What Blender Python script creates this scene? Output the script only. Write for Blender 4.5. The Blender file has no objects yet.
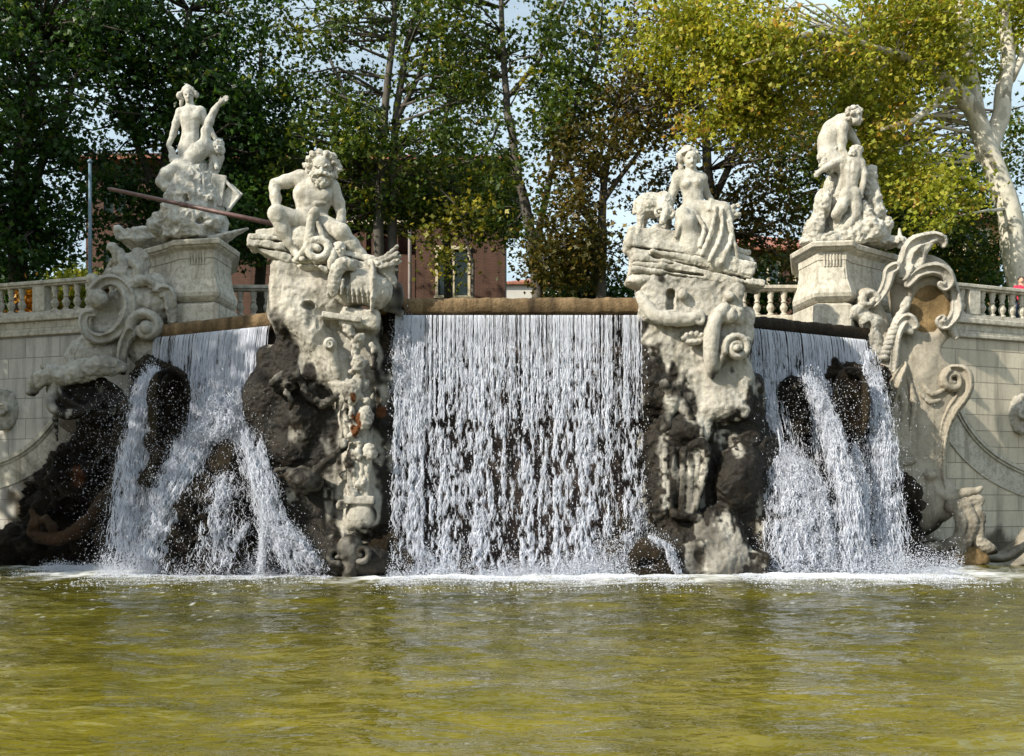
import bpy, math
import numpy as np
from math import radians as R

# ------------------------------------------------------------------ camera, sky, sun, exposure
SC = bpy.context.scene
COL = SC.collection
F, CX, HY, CH = 1040.0, 512.0, 495.0, 2.0        # focal length in pixels, centre column, horizon row, camera height
cam_d = bpy.data.cameras.new('camera'); cam = bpy.data.objects.new('camera', cam_d); COL.objects.link(cam)
cam.location = (0, 0, CH); cam.rotation_euler = (R(90), 0, 0)
cam_d.sensor_width = 36; cam_d.lens = 36 * F / 1024; cam_d.shift_y = (HY - 378) / 1024
cam_d.clip_start = .1; cam_d.clip_end = 3000
SC.camera = cam

SUN = np.array([-.70, -.47, .56]); SUN /= np.linalg.norm(SUN)      # direction towards the sun
w = bpy.data.worlds.new('World'); SC.world = w; w.use_nodes = True
nt = w.node_tree; bg = nt.nodes['Background']
sky = nt.nodes.new('ShaderNodeTexSky'); sky.sky_type = 'NISHITA'; sky.sun_disc = False
sky.sun_elevation = math.asin(SUN[2]); sky.sun_rotation = math.atan2(SUN[0], SUN[1])
sky.air_density = 1.0; sky.dust_density = 4.0; sky.ozone_density = 1.0
tcw = nt.nodes.new('ShaderNodeTexCoord'); mpw = nt.nodes.new('ShaderNodeMapping'); mpw.inputs['Scale'].default_value = (1, 1, 2.6); nt.links.new(tcw.outputs['Generated'], mpw.inputs['Vector'])
cln = nt.nodes.new('ShaderNodeTexNoise'); cln.inputs['Scale'].default_value = 2.6; cln.inputs['Detail'].default_value = 7; cln.inputs['Roughness'].default_value = .6; nt.links.new(mpw.outputs[0], cln.inputs['Vector'])
clr = nt.nodes.new('ShaderNodeMapRange'); clr.inputs['From Min'].default_value = .36; clr.inputs['From Max'].default_value = .62; clr.inputs['To Min'].default_value = .40; clr.inputs['To Max'].default_value = .85; nt.links.new(cln.outputs['Fac'], clr.inputs['Value'])
clm = nt.nodes.new('ShaderNodeMix'); clm.data_type = 'RGBA'; nt.links.new(clr.outputs[0], clm.inputs[0]); nt.links.new(sky.outputs[0], clm.inputs[6]); clm.inputs[7].default_value = (6.3, 7.7, 8.3, 1)      # thin high cloud
nt.links.new(clm.outputs[2], bg.inputs[0]); bg.inputs[1].default_value = .105
ld = bpy.data.lights.new('sun', 'SUN'); ld.energy = 5.0; ld.angle = R(.55); ld.color = (1, .92, .77)
lo = bpy.data.objects.new('sun', ld); COL.objects.link(lo)
lo.location = (-40, -20, 60)
from mathutils import Vector
lo.rotation_euler = Vector(tuple(SUN)).to_track_quat('Z', 'Y').to_euler()
SC.view_settings.view_transform = 'Standard'; SC.view_settings.look = 'None'
SC.view_settings.exposure = .5; SC.view_settings.gamma = 1
SC.cycles.max_bounces = 6; SC.cycles.diffuse_bounces = 3; SC.cycles.glossy_bounces = 3
SC.cycles.transmission_bounces = 4; SC.cycles.transparent_max_bounces = 8
SC.cycles.caustics_reflective = False; SC.cycles.caustics_refractive = False
SC.cycles.use_denoising = True

RNG = np.random.default_rng(7)

# ------------------------------------------------------------------ helpers
def P(px, py, Y):
    """the point at distance Y that stands at this column and row of the elevation"""
    return np.array([(px - CX) * Y / F, Y, CH + (HY - py) * Y / F])

_LAT = RNG.random((48, 48, 48)).astype(np.float32)
def vn(p, s):
    """smooth value noise 0..1 at points p (n,3), feature size s"""
    q = np.asarray(p, dtype=np.float64) / s + 500.0
    i = np.floor(q).astype(np.int64); f = q - i; f = f * f * (3 - 2 * f); i %= 48; j = (i + 1) % 48
    x0, y0, z0 = i[:, 0], i[:, 1], i[:, 2]; x1, y1, z1 = j[:, 0], j[:, 1], j[:, 2]
    fx, fy, fz = f[:, 0], f[:, 1], f[:, 2]
    a = _LAT[x0, y0, z0] * (1 - fx) + _LAT[x1, y0, z0] * fx
    b = _LAT[x0, y1, z0] * (1 - fx) + _LAT[x1, y1, z0] * fx
    c = _LAT[x0, y0, z1] * (1 - fx) + _LAT[x1, y0, z1] * fx
    d = _LAT[x0, y1, z1] * (1 - fx) + _LAT[x1, y1, z1] * fx
    return (a * (1 - fy) + b * fy) * (1 - fz) + (c * (1 - fy) + d * fy) * fz

def mesh_obj(name, v, f, mat=None, parent=None, smooth=True, attrs=None, base=None):
    """v (n,3) world coordinates; f (m,k) array or list of tuples; stored relative to the parent's (or given) base"""
    v = np.asarray(v, dtype=np.float64)
    o0 = np.array(parent['_o']) if parent is not None else (np.array(base) if base is not None else np.zeros(3))
    me = bpy.data.meshes.new(name)
    if isinstance(f, np.ndarray):
        n, k = f.shape
        me.vertices.add(len(v)); me.vertices.foreach_set('co', (v - o0).astype(np.float32).ravel())
        me.loops.add(n * k); me.loops.foreach_set('vertex_index', f.astype(np.int32).ravel())
        me.polygons.add(n); me.polygons.foreach_set('loop_start', np.arange(0, n * k, k, dtype=np.int32))
        me.update(calc_edges=True)
    else:
        me.from_pydata([tuple(x) for x in (v - o0)], [], [tuple(x) for x in f]); me.update()
    if smooth: me.polygons.foreach_set('use_smooth', np.ones(len(me.polygons), dtype=bool))
    for k2, (dom, arr) in (attrs or {}).items():
        a = me.attributes.new(k2, 'FLOAT', dom); a.data.foreach_set('value', np.asarray(arr, dtype=np.float32))
    o = bpy.data.objects.new(name, me); COL.objects.link(o)
    if mat: me.materials.append(mat)
    if parent is not None: o.parent = parent
    else: o.location = tuple(o0)
    return o

ROOTS = []
def thing(name, label, cat, base, group=None):
    o = bpy.data.objects.new(name, None); COL.objects.link(o); o.empty_display_size = .3
    o.location = tuple(base); o['_o'] = [float(x) for x in base]
    return tag(o, label, cat, group)
def tag(o, label, cat, group=None, kind=None):
    o['label'] = label; o['category'] = cat
    if group: o['group'] = group
    if kind: o['kind'] = kind
    ROOTS.append(o)
    return o
def struct(o): o['kind'] = 'structure'; return o

class MB:
    """collects boxes, prisms and lofts into one mesh"""
    def __init__(s): s.v = []; s.f = []
    def add(s, v, f):
        n = len(s.v); s.v += [tuple(x) for x in v]; s.f += [tuple(i + n for i in q) for q in f]
    def obox(s, p0, p1, w, z0, z1, ext=0):
        """box along the plan line p0-p1, w = (front, back) offsets across it"""
        a, b = np.array(p0[:2], float), np.array(p1[:2], float); d = (b - a) / np.linalg.norm(b - a); n = np.array([d[1], -d[0]])
        a = a - d * ext; b = b + d * ext
        q = [a + n * w[0], b + n * w[0], b - n * w[1], a - n * w[1]]
        s.prism(q, z0, z1)
    def prism(s, q, z0, z1):
        k = len(q); v = [(x, y, z0) for x, y in q] + [(x, y, z1) for x, y in q]
        s.add(v, [tuple(range(k))[::-1], tuple(range(k, 2 * k))] + [(i, (i + 1) % k, k + (i + 1) % k, k + i) for i in range(k)])
    def box(s, x0, x1, y0, y1, z0, z1): s.prism([(x0, y0), (x1, y0), (x1, y1), (x0, y1)], z0, z1)
    def loft(s, q, prof):
        """plan polygon q (counter-clockwise) raised through (z, outward offset) pairs"""
        q = np.array(q, float); k = len(q); rings = []
        e = np.roll(q, -1, 0) - q; e /= np.linalg.norm(e, axis=1)[:, None]; nr = np.stack([e[:, 1], -e[:, 0]], 1)
        mn = nr + np.roll(nr, 1, 0); mn /= (1 + np.sum(nr * np.roll(nr, 1, 0), 1))[:, None]
        v = []
        for z, o in prof: v += [(x, y, z) for x, y in q + mn * o]
        f = [tuple(range(k))[::-1]]
        for r in range(len(prof) - 1):
            f += [(r * k + i, r * k + (i + 1) % k, (r + 1) * k + (i + 1) % k, (r + 1) * k + i) for i in range(k)]
        f.append(tuple(range((len(prof) - 1) * k, len(prof) * k)))
        s.add(v, f)
    def lathe(s, c, prof, n=14):
        v = []; 
        for z, r in prof: v += [(c[0] + r * math.cos(2 * math.pi * i / n), c[1] + r * math.sin(2 * math.pi * i / n), c[2] + z) for i in range(n)]
        f = [tuple(range(n))[::-1]]
        for k in range(len(prof) - 1): f += [(k * n + i, k * n + (i + 1) % n, (k + 1) * n + (i + 1) % n, (k + 1) * n + i) for i in range(n)]
        f.append(tuple(range((len(prof) - 1) * n, len(prof) * n)))
        s.add(v, f)
    def tube(s, pts, n=8):
        """pts (x,y,z,r)"""
        pts = np.array(pts, float); c = pts[:, :3]; t = np.gradient(c, axis=0); t /= np.linalg.norm(t, axis=1)[:, None] + 1e-9
        v = []; ref = np.array([0, 0, 1.0]) if abs(t[:, 2]).mean() < .7 else np.array([1.0, 0, 0])
        for p, tt, r in zip(c, t, pts[:, 3]):
            a = np.cross(tt, ref); a /= np.linalg.norm(a) + 1e-9; b = np.cross(tt, a)
            v += [p + r * (a * math.cos(2 * math.pi * i / n) + b * math.sin(2 * math.pi * i / n)) for i in range(n)]
        f = [tuple(range(n))]
        for k in range(len(pts) - 1): f += [(k * n + i, k * n + (i + 1) % n, (k + 1) * n + (i + 1) % n, (k + 1) * n + i)[::-1] for i in range(n)]
        f.append(tuple(range((len(pts) - 1) * n, len(pts) * n))[::-1])
        s.add(v, f)
    def build(s, name, mat, parent=None, smooth=False, bevel=0, base=None, attrs=None):
        o = mesh_obj(name, s.v, s.f, mat, parent, smooth, attrs, base)
        if bevel:
            m = o.modifiers.new('bevel', 'BEVEL'); m.width = bevel; m.segments = 2; m.limit_method = 'ANGLE'; m.angle_limit = R(35)
        return o

# ---- carving: a distance field meshed as one continuous surface
def smin(a, b, k):
    h = np.maximum(k - np.abs(a - b), 0) / k
    return np.minimum(a, b) - h * h * k * .25

ROT = np.array(__import__('mathutils').Euler((.63, .41, .87)).to_matrix())
class Carve:
    """shapes given as (column, row, depth) in units of one elevation pixel at distance Y0; radii in the same unit"""
    def __init__(s, Y0): s.Y0 = Y0; s.u = Y0 / F; s.pr = []
    def pt(s, p):
        p = tuple(p) + (0,) * (3 - len(p)); return P(p[0], p[1], s.Y0 + p[2] * s.u)
    def _push(s, fn, lo, hi, k, sub): s.pr.append((fn, np.array(lo), np.array(hi), max(k * s.u, 1e-3), sub))
    def cap(s, a, b, ra, rb=None, k=2.5, ys=1.0, sub=False):
        rb = ra if rb is None else rb
        A, B = s.pt(a), s.pt(b); ra *= s.u; rb *= s.u; sc = np.array([1, 1 / ys, 1.0]); d = (B - A) * sc; L = d @ d + 1e-12
        def fn(X, Y, Z):
            x, y, z = X - A[0], (Y - A[1]) * sc[1], Z - A[2]
            t = np.clip((x * d[0] + y * d[1] + z * d[2]) / L, 0, 1)
            return np.sqrt((x - t * d[0])**2 + (y - t * d[1])**2 + (z - t * d[2])**2) - (ra + (rb - ra) * t)
        m = max(ra, rb) * np.array([1, max(ys, 1), 1]); s._push(fn, np.minimum(A, B) - m, np.maximum(A, B) + m, k, sub)
    def chain(s, pts, k=2.0, ys=1.0, sub=False, n=0):
        """pts (px,py,d,r); n>0 smooths the line with n points per span"""
        pts = np.array(pts, float)
        if n:
            t = np.arange(len(pts)); tt = np.linspace(0, len(pts) - 1, (len(pts) - 1) * n + 1)
            ext = np.vstack([2 * pts[0] - pts[1], pts, 2 * pts[-1] - pts[-2]])
            out = []
            for q in tt:
                i = min(int(q), len(pts) - 2); f = q - i; p0, p1, p2, p3 = ext[i], ext[i + 1], ext[i + 2], ext[i + 3]
                out.append(.5 * (2 * p1 + (p2 - p0) * f + (2 * p0 - 5 * p1 + 4 * p2 - p3) * f * f + (3 * p1 - p0 - 3 * p2 + p3) * f**3))
            pts = np.array(out); pts[:, 3] = np.maximum(pts[:, 3], .3)
        for a, b in zip(pts[:-1], pts[1:]): s.cap(a[:3], b[:3], a[3], b[3], k, ys, sub)
    def ell(s, c, r, k=2.5, ang=0, sub=False):
        """r = (across, up, depth); ang turns it in the elevation plane, degrees clockwise"""
        C = s.pt(c); r = np.array(r, float) * s.u; ca, sa = math.cos(R(ang)), math.sin(R(ang))
        def fn(X, Y, Z):
            x, y, z = X - C[0], (Y - C[1]) / r[2], Z - C[2]
            a = (x * ca - z * sa); b = (x * sa + z * ca)
            k0 = np.sqrt((a / r[0])**2 + (b / r[1])**2 + y * y); k1 = np.sqrt((a / r[0]**2)**2 + (b / r[1]**2)**2 + (y / r[2])**2) + 1e-9
            return k0 * (k0 - 1) / k1
        m = max(r[0], r[1]); m = np.array([m, r[2], m]); s._push(fn, C - m, C + m, k, sub)
    def box(s, c, h, k=1.5, ang=0, rr=1.0, sub=False, yaw=0):
        C = s.pt(c); h = np.array(h, float) * s.u; rr *= s.u; ca, sa = math.cos(R(ang)), math.sin(R(ang)); cy, sy = math.cos(R(yaw)), math.sin(R(yaw))
        def fn(X, Y, Z):
            x, y, z = X - C[0], Y - C[1], Z - C[2]
            x, y = x * cy - y * sy, x * sy + y * cy
            a = np.abs(x * ca - z * sa) - h[0] + rr; b = np.abs(x * sa + z * ca) - h[1] + rr; q = np.abs(y) - h[2] + rr
            return np.sqrt(np.maximum(a, 0)**2 + np.maximum(b, 0)**2 + np.maximum(q, 0)**2) + np.minimum(np.maximum(np.maximum(a, b), q), 0) - rr
        m = math.hypot(h[0], h[1]); w = math.hypot(m, h[2]); m = np.array([w, w if yaw else h[2], m]); s._push(fn, C - m, C + m, k, sub)
    def spiral(s, c, r0, r1, a0, turns, w0, w1, d=0, ys=1.6, k=1.0, n=26, dz=0):
        """a volute: from radius r0 at angle a0 (degrees, 0 right, 90 up) winding to r1; positive turns go anticlockwise"""
        pts = []
        for i in range(n + 1):
            t = i / n; a = R(a0 + 360 * turns * t); r = r0 + (r1 - r0) * t
            pts.append((c[0] + r * math.cos(a), c[1] - r * math.sin(a), d + dz * t, w0 + (w1 - w0) * t))
        s.chain(pts, k, ys)
    def groove(s, pts, k=1.0, ys=1.5, n=4, g=.5, add=1.5):
        """a fluted scroll band: a rounded strip with a channel cut along its front"""
        s.chain(pts, add, ys, n=n); s.chain([(p[0], p[1], p[2] - p[3] * ys * .92, max(p[3] * g, .5)) for p in pts], k, ys, sub=True, n=n)
    # -- anatomy
    def hand(s, wrist, tip, r, k=1.0, curl=0.0, side=1):
        a, b = np.array(tuple(wrist) + (0,) * (3 - len(wrist)), float), np.array(tuple(tip) + (0,) * (3 - len(tip)), float)
        d = b - a; L = np.linalg.norm(d[:2]) + 1e-6; nrm = np.array([-d[1], d[0], 0]) / L
        m = a + d * .45; s.cap(a, m, r * .8, r, k)
        for j, (o, l) in enumerate(((-.9, .8), (-.3, 1.0), (.3, .96), (.9, .75))):
            p0 = m + nrm * o * r * .8; p1 = a + d * (.45 + .35 * l) + nrm * o * r; p2 = a + d * (.45 + .55 * l) + nrm * o * r * .95 + np.array([0, 0, -curl])
            s.cap(p0, p1, r * .34, r * .32, .4); s.cap(p1, p2, r * .32, r * .26, .4)
        s.cap(a + d * .2 + nrm * side * r * .7, a + d * .55 + nrm * side * r * 1.7, r * .36, r * .28, .5)
    def head(s, c, r, turn=0, tilt=0, k=1.2, d=0, face=True):
        """head of half-width r, looking to the viewer turned `turn` (-1..1) to one side"""
        x, y = c; sx = turn * r
        s.ell((x, y - .15 * r, d), (r * .95, r * 1.15, r * 1.15), k, tilt)
        s.ell((x + sx * .25, y + .55 * r, d - .25 * r), (r * .68, r * .8, r * .8), k, tilt)
        if face:
            fx = x + sx * .7; f = d - r * 1.05
            s.cap((fx, y - .1 * r, f + .1 * r), (fx + sx * .1, y + .35 * r, f - .18 * r), r * .13, r * .2, .5)
            s.cap((fx - .55 * r, y - .18 * r, f + .28 * r), (fx + .55 * r, y - .18 * r, f + .28 * r), r * .16, r * .16, .6)
            for q in (-1, 1): s.ell((fx + q * .38 * r, y + .04 * r, f + .1 * r), (r * .2, r * .13, r * .16), .5, sub=True)
            s.cap((fx - .25 * r, y + .62 * r, f + .22 * r), (fx + .25 * r, y + .62 * r, f + .22 * r), r * .12, r * .12, .5)
            s.ell((fx, y + 1.05 * r, f + .4 * r), (r * .3, r * .25, r * .3), .6)
            for q in (-1, 1): s.ell((x + q * r * .95, y + .1 * r, d + .1 * r), (r * .16, r * .3, r * .22), .4)
    def build(s, name, mat, parent=None, vox=.025, noise=((.012, .09),), stain=None, seed=0, base=None, strata=None, extra=None):
        lo = np.min([p[1] for p in s.pr if not p[4]], 0) - 3 * vox - .06; hi = np.max([p[2] for p in s.pr if not p[4]], 0) + 3 * vox + .06
        n = np.ceil((hi - lo) / vox).astype(int) + 1
        D = np.full(n, 1.0, np.float32); ax = [(lo[i] + np.arange(n[i]) * vox).astype(np.float32) for i in range(3)]
        for fn, a, b, k, sub in s.pr:
            m = k + 3 * vox
            i0 = np.clip(np.floor((a - m - lo) / vox).astype(int), 0, n - 1); i1 = np.clip(np.ceil((b + m - lo) / vox).astype(int) + 1, 1, n)
            if np.any(i1 <= i0): continue
            sl = tuple(slice(i0[i], i1[i]) for i in range(3))
            d = fn(ax[0][sl[0]][:, None, None], ax[1][sl[1]][None, :, None], ax[2][sl[2]][None, None, :]).astype(np.float32)
            D[sl] = -smin(-D[sl], d, k) if sub else smin(D[sl], d, k)
        if strata:
            amp, per, slope = strata
            zz = ax[2][None, None, :] + slope * ax[0][:, None, None] + .05 * np.sin(ax[0] * 3.1)[:, None, None]
            D += amp * (np.abs(((zz / per) % 1) - .5) * 4 - 1).astype(np.float32)
        v, f = surface_nets(D); v = lo + v * vox
        if noise:                                                    # weathering: the surface pushed in and out along its normals
            e1 = v[f[:, 2]] - v[f[:, 0]]; e2 = v[f[:, 3]] - v[f[:, 1]]; fn_ = np.cross(e1, e2); nv = np.zeros_like(v)
            for q in range(4):
                for a_ in range(3): nv[:, a_] += np.bincount(f[:, q], fn_[:, a_], len(v))
            nv /= np.linalg.norm(nv, axis=1)[:, None] + 1e-12
            rv = v @ ROT.T + seed * 3.7; dd = np.zeros(len(v))
            for nz_ in noise:
                amp, scl = nz_[:2]; wp = np.stack([vn(rv + 31, scl * 1.7), vn(rv + 67, scl * 1.7), vn(rv + 93, scl * 1.7)], 1) - .5
                n_ = vn(rv + wp * scl * 1.1 + scl * 17, scl)
                dd += amp * (1 - 2.6 * np.abs(2 * n_ - 1)) if len(nz_) > 2 else 2 * amp * (n_ - .5) * 1.25
            v = v + nv * dd[:, None]
        at = {}
        if stain is not None:
            px = CX + v[:, 0] * F / v[:, 1]; py = HY - (v[:, 2] - CH) * F / v[:, 1]
            at['stain'] = ('POINT', stain(px, py, v))
        if extra is not None:
            px = CX + v[:, 0] * F / v[:, 1]; py = HY - (v[:, 2] - CH) * F / v[:, 1]
            at['rust'] = ('POINT', extra(px, py, v))
        return mesh_obj(name, v, f, mat, parent, True, at, base)

def surface_nets(D):
    S = D < 0
    c = [S[i:S.shape[0] - 1 + i, j:S.shape[1] - 1 + j, k:S.shape[2] - 1 + k] for i in (0, 1) for j in (0, 1) for k in (0, 1)]
    tot = sum(x.astype(np.int8) for x in c); act = (tot > 0) & (tot < 8)
    I, J, K = np.nonzero(act); idx = np.full(act.shape, -1, np.int32); idx[I, J, K] = np.arange(len(I))
    acc = np.zeros((len(I), 3)); cnt = np.zeros(len(I))
    corner = [(i, j, k) for i in (0, 1) for j in (0, 1) for k in (0, 1)]
    for a in range(8):
        for b in range(a + 1, 8):
            ca, cb = corner[a], corner[b]
            if sum(abs(x - y) for x, y in zip(ca, cb)) != 1: continue
            da = D[I + ca[0], J + ca[1], K + ca[2]]; db = D[I + cb[0], J + cb[1], K + cb[2]]
            m = (da < 0) != (db < 0); t = np.where(m, da / np.where(m, da - db, 1), 0)
            for q in range(3): acc[:, q] += np.where(m, ca[q] + t * (cb[q] - ca[q]), 0)
            cnt += m
    v = np.stack([I, J, K], 1) + acc / cnt[:, None]
    quads = []
    for axis in range(3):
        s0 = [slice(None)] * 3; s1 = [slice(None)] * 3; s0[axis] = slice(0, -1); s1[axis] = slice(1, None)
        A, B = S[tuple(s0)], S[tuple(s1)]
        e = np.nonzero(A != B); ok = np.ones(len(e[0]), bool); u, w_ = [(1, 2), (2, 0), (0, 1)][axis]
        ok &= (e[u] > 0) & (e[w_] > 0)
        for q in range(3):
            ok &= e[q] < act.shape[q]
        e = [x[ok] for x in e]; flip = A[tuple(e)]
        def cell(du, dw):
            t = list(e); t[u] = t[u] - du; t[w_] = t[w_] - dw; return idx[tuple(t)]
        q = np.stack([cell(1, 1), cell(0, 1), cell(0, 0), cell(1, 0)], 1)
        q[~flip] = q[~flip][:, ::-1]; quads.append(q)
    q = np.vstack(quads); q = q[(q >= 0).all(1)]
    return v, q

def poly_sd(px, py, poly):
    """signed distance to a polygon (inside negative)"""
    poly = np.array(poly, float); d = np.full(len(px), 1e9); ins = np.zeros(len(px), bool)
    for a, b in zip(poly, np.roll(poly, -1, 0)):
        e = b - a; wx, wy = px - a[0], py - a[1]; t = np.clip((wx * e[0] + wy * e[1]) / (e @ e), 0, 1)
        d = np.minimum(d, np.hypot(wx - t * e[0], wy - t * e[1]))
        cr = ((a[1] > py) != (b[1] > py)) & (px < (b[0] - a[0]) * (py - a[1]) / (b[1] - a[1] + 1e-12) + a[0]); ins ^= cr
    return np.where(ins, -d, d)
def sstep(a, b, x): t = np.clip((x - a) / (b - a), 0, 1); return t * t * (3 - 2 * t)

# ------------------------------------------------------------------ materials
def new_mat(name):
    m = bpy.data.materials.new(name); m.use_nodes = True; t = m.node_tree
    return m, t, t.nodes['Principled BSDF']
def nd(t, typ, **kw):
    n = t.nodes.new('ShaderNode' + typ)
    for k, v in kw.items():
        if k in n.inputs.keys() if isinstance(k, str) else False: n.inputs[k].default_value = v
        else: setattr(n, k, v)
    return n
def noise(t, scale, detail=5, rough=.6, vec=None):
    n = t.nodes.new('ShaderNodeTexNoise'); n.inputs['Scale'].default_value = scale; n.inputs['Detail'].default_value = detail; n.inputs['Roughness'].default_value = rough
    if vec is not None: t.links.new(vec, n.inputs['Vector'])
    return n.outputs['Fac']
def ramp(t, fac, stops):
    n = t.nodes.new('ShaderNodeValToRGB'); e = n.color_ramp.elements
    while len(e) < len(stops): e.new(.5)
    for i, (p, c) in enumerate(stops): e[i].position = p; e[i].color = tuple(c) + (1,) if len(c) == 3 else c
    t.links.new(fac, n.inputs[0]); return n.outputs[0]
def mixc(t, fac, a, b, mode='MIX'):
    n = t.nodes.new('ShaderNodeMix'); n.data_type = 'RGBA'; n.blend_type = mode
    for s, x in ((n.inputs[0], fac), (n.inputs[6], a), (n.inputs[7], b)):
        if hasattr(x, 'links') or hasattr(x, 'is_linked'): t.links.new(x, s)
        else: s.default_value = x if not isinstance(x, tuple) or len(x) == 4 else x + (1,)
    return n.outputs[2]
def math_(t, op, a, b=0.0, clamp=False):
    n = t.nodes.new('ShaderNodeMath'); n.operation = op; n.use_clamp = clamp
    for s, x in ((n.inputs[0], a), (n.inputs[1], b)):
        if hasattr(x, 'is_linked'): t.links.new(x, s)
        else: s.default_value = x
    return n.outputs[0]
def bump(t, h, strength, dist, b):
    n = t.nodes.new('ShaderNodeBump'); n.inputs['Strength'].default_value = strength; n.inputs['Distance'].default_value = dist
    t.links.new(h, n.inputs['Height']); t.links.new(n.outputs[0], b.inputs['Normal'])
def objco(t):
    return t.nodes.new('ShaderNodeTexCoord').outputs['Object']
def mapping(t, vec, scale=(1, 1, 1), rot=(0, 0, 0), loc=(0, 0, 0)):
    n = t.nodes.new('ShaderNodeMapping'); n.inputs['Scale'].default_value = scale; n.inputs['Rotation'].default_value = rot; n.inputs['Location'].default_value = loc
    t.links.new(vec, n.inputs['Vector']); return n.outputs[0]

def m_stone(name, c, dark=.62, bumpy=.5, bd=.07, dirt=1.0, wet=(.003, .0026, .0022), wet2=(.022, .015, .008)):
    """weathered limestone; the vertex attributes 'stain' (wet algae; also lit rims and recess shade) and 'rust' carry its stains"""
    m, t, b = new_mat(name); v = objco(t)
    big = noise(t, .9, 4, .6, v); fine = noise(t, 7, 6, .65, v); streak = noise(t, 1.0, 5, .6, mapping(t, v, (5, 5, .5)))
    col = ramp(t, big, [(.3, tuple(x * dark for x in c)), (.55, c), (.75, tuple(min(x * 1.12, .8) for x in c))])
    col = mixc(t, math_(t, 'MULTIPLY', ramp(t, fine, [(.40, (1, 1, 1)), (.52, (0, 0, 0))]), .5 * dirt), col, (c[0] * .42, c[1] * .40, c[2] * .36, 1))
    grit = noise(t, 26, 4, .7, v); col = mixc(t, math_(t, 'MULTIPLY', ramp(t, grit, [(.36, (1, 1, 1)), (.5, (0, 0, 0))]), .45 * dirt), col, (c[0] * .45, c[1] * .43, c[2] * .40, 1))
    col = mixc(t, math_(t, 'MULTIPLY', ramp(t, streak, [(.5, (0, 0, 0)), (.66, (1, 1, 1))]), .6), col, (c[0] * .40, c[1] * .38, c[2] * .34, 1))
    at = t.nodes.new('ShaderNodeAttribute'); at.attribute_name = 'stain'
    wn = noise(t, 2.6, 6, .7, v)
    wc = ramp(t, wn, [(.40, wet), (.58, tuple((a + q) * .45 for a, q in zip(wet, wet2))), (.68, wet2), (.80, tuple(x * 3.2 for x in wet2))])
    col = mixc(t, at.outputs['Fac'], col, wc)
    ru = t.nodes.new('ShaderNodeAttribute'); ru.attribute_name = 'rust'
    col = mixc(t, ru.outputs['Fac'], col, (.10, .038, .014, 1))
    t.links.new(col, b.inputs['Base Color'])
    rg = t.nodes.new('ShaderNodeMapRange'); rg.inputs['To Min'].default_value = .85; rg.inputs['To Max'].default_value = .30; b.inputs['Specular IOR Level'].default_value = .14
    t.links.new(at.outputs['Fac'], rg.inputs['Value']); t.links.new(rg.outputs[0], b.inputs['Roughness'])
    h = math_(t, 'ADD', noise(t, 9, 8, .7, v), math_(t, 'MULTIPLY', noise(t, 34, 4, .6, v), .4))
    bump(t, h, bumpy, bd, b)
    return m

def m_plain(name, c, rough=.7, var=.25, scale=3, metal=0, spec=None):
    m, t, b = new_mat(name); v = objco(t); n = noise(t, scale, 5, .6, v)
    t.links.new(ramp(t, n, [(.3, tuple(x * (1 - var) for x in c)), (.7, tuple(x * (1 + var) for x in c))]), b.inputs['Base Color'])
    b.inputs['Roughness'].default_value = rough; b.inputs['Metallic'].default_value = metal
    bump(t, noise(t, scale * 6, 5, .6, v), .25, .02, b)
    return m

def m_ashlar(name, c, bw, bh, off=.5, mortar=.012, stain=True, ang=0.0, mcol=None, var=.14, bumpy=.6):
    """coursed stone; the wall's local x runs along it"""
    m, t, b = new_mat(name); v = objco(t)
    sx = t.nodes.new('ShaderNodeSeparateXYZ'); t.links.new(mapping(t, v, rot=(0, 0, ang)), sx.inputs[0])
    cb = t.nodes.new('ShaderNodeCombineXYZ'); t.links.new(sx.outputs[0], cb.inputs[0]); t.links.new(sx.outputs[2], cb.inputs[1])
    br = t.nodes.new('ShaderNodeTexBrick'); t.links.new(cb.outputs[0], br.inputs['Vector'])
    br.offset = off; br.inputs['Scale'].default_value = 1; br.inputs['Brick Width'].default_value = bw; br.inputs['Row Height'].default_value = bh
    br.inputs['Mortar Size'].default_value = mortar; br.inputs['Mortar Smooth'].default_value = .3; br.inputs['Bias'].default_value = 0
    br.inputs['Color1'].default_value = tuple(x * (1 - var) for x in c) + (1,); br.inputs['Color2'].default_value = tuple(x * (1 + var) for x in c) + (1,)
    br.inputs['Mortar'].default_value = (mcol or tuple(x * .35 for x in c)) + (1,)
    big = noise(t, .7, 5, .65, v); fine = noise(t, 9, 6, .7, v); streak = noise(t, 1.0, 5, .6, mapping(t, v, (3.5, 3.5, .35)))
    col = mixc(t, math_(t, 'MULTIPLY', ramp(t, big, [(.35, (1, 1, 1)), (.65, (0, 0, 0))]), .35), br.outputs['Color'], tuple(x * .6 for x in c))
    col = mixc(t, math_(t, 'MULTIPLY', ramp(t, streak, [(.47, (0, 0, 0)), (.66, (1, 1, 1))]), .7), col, tuple(x * .42 for x in c))
    col = mixc(t, math_(t, 'MULTIPLY', ramp(t, fine, [(.4, (1, 1, 1)), (.6, (0, 0, 0))]), .25), col, tuple(x * .6 for x in c))
    if stain:
        at = t.nodes.new('ShaderNodeAttribute'); at.attribute_name = 'stain'
        col = mixc(t, at.outputs['Fac'], col, ramp(t, noise(t, 2.6, 6, .7, v), [(.35, (.02, .017, .012)), (.7, (.09, .065, .035))]))
    t.links.new(col, b.inputs['Base Color']); b.inputs['Roughness'].default_value = .85
    h = math_(t, 'SUBTRACT', math_(t, 'MULTIPLY', fine, .3), br.outputs['Fac'])
    bump(t, h, bumpy, .02, b)
    return m

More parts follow.
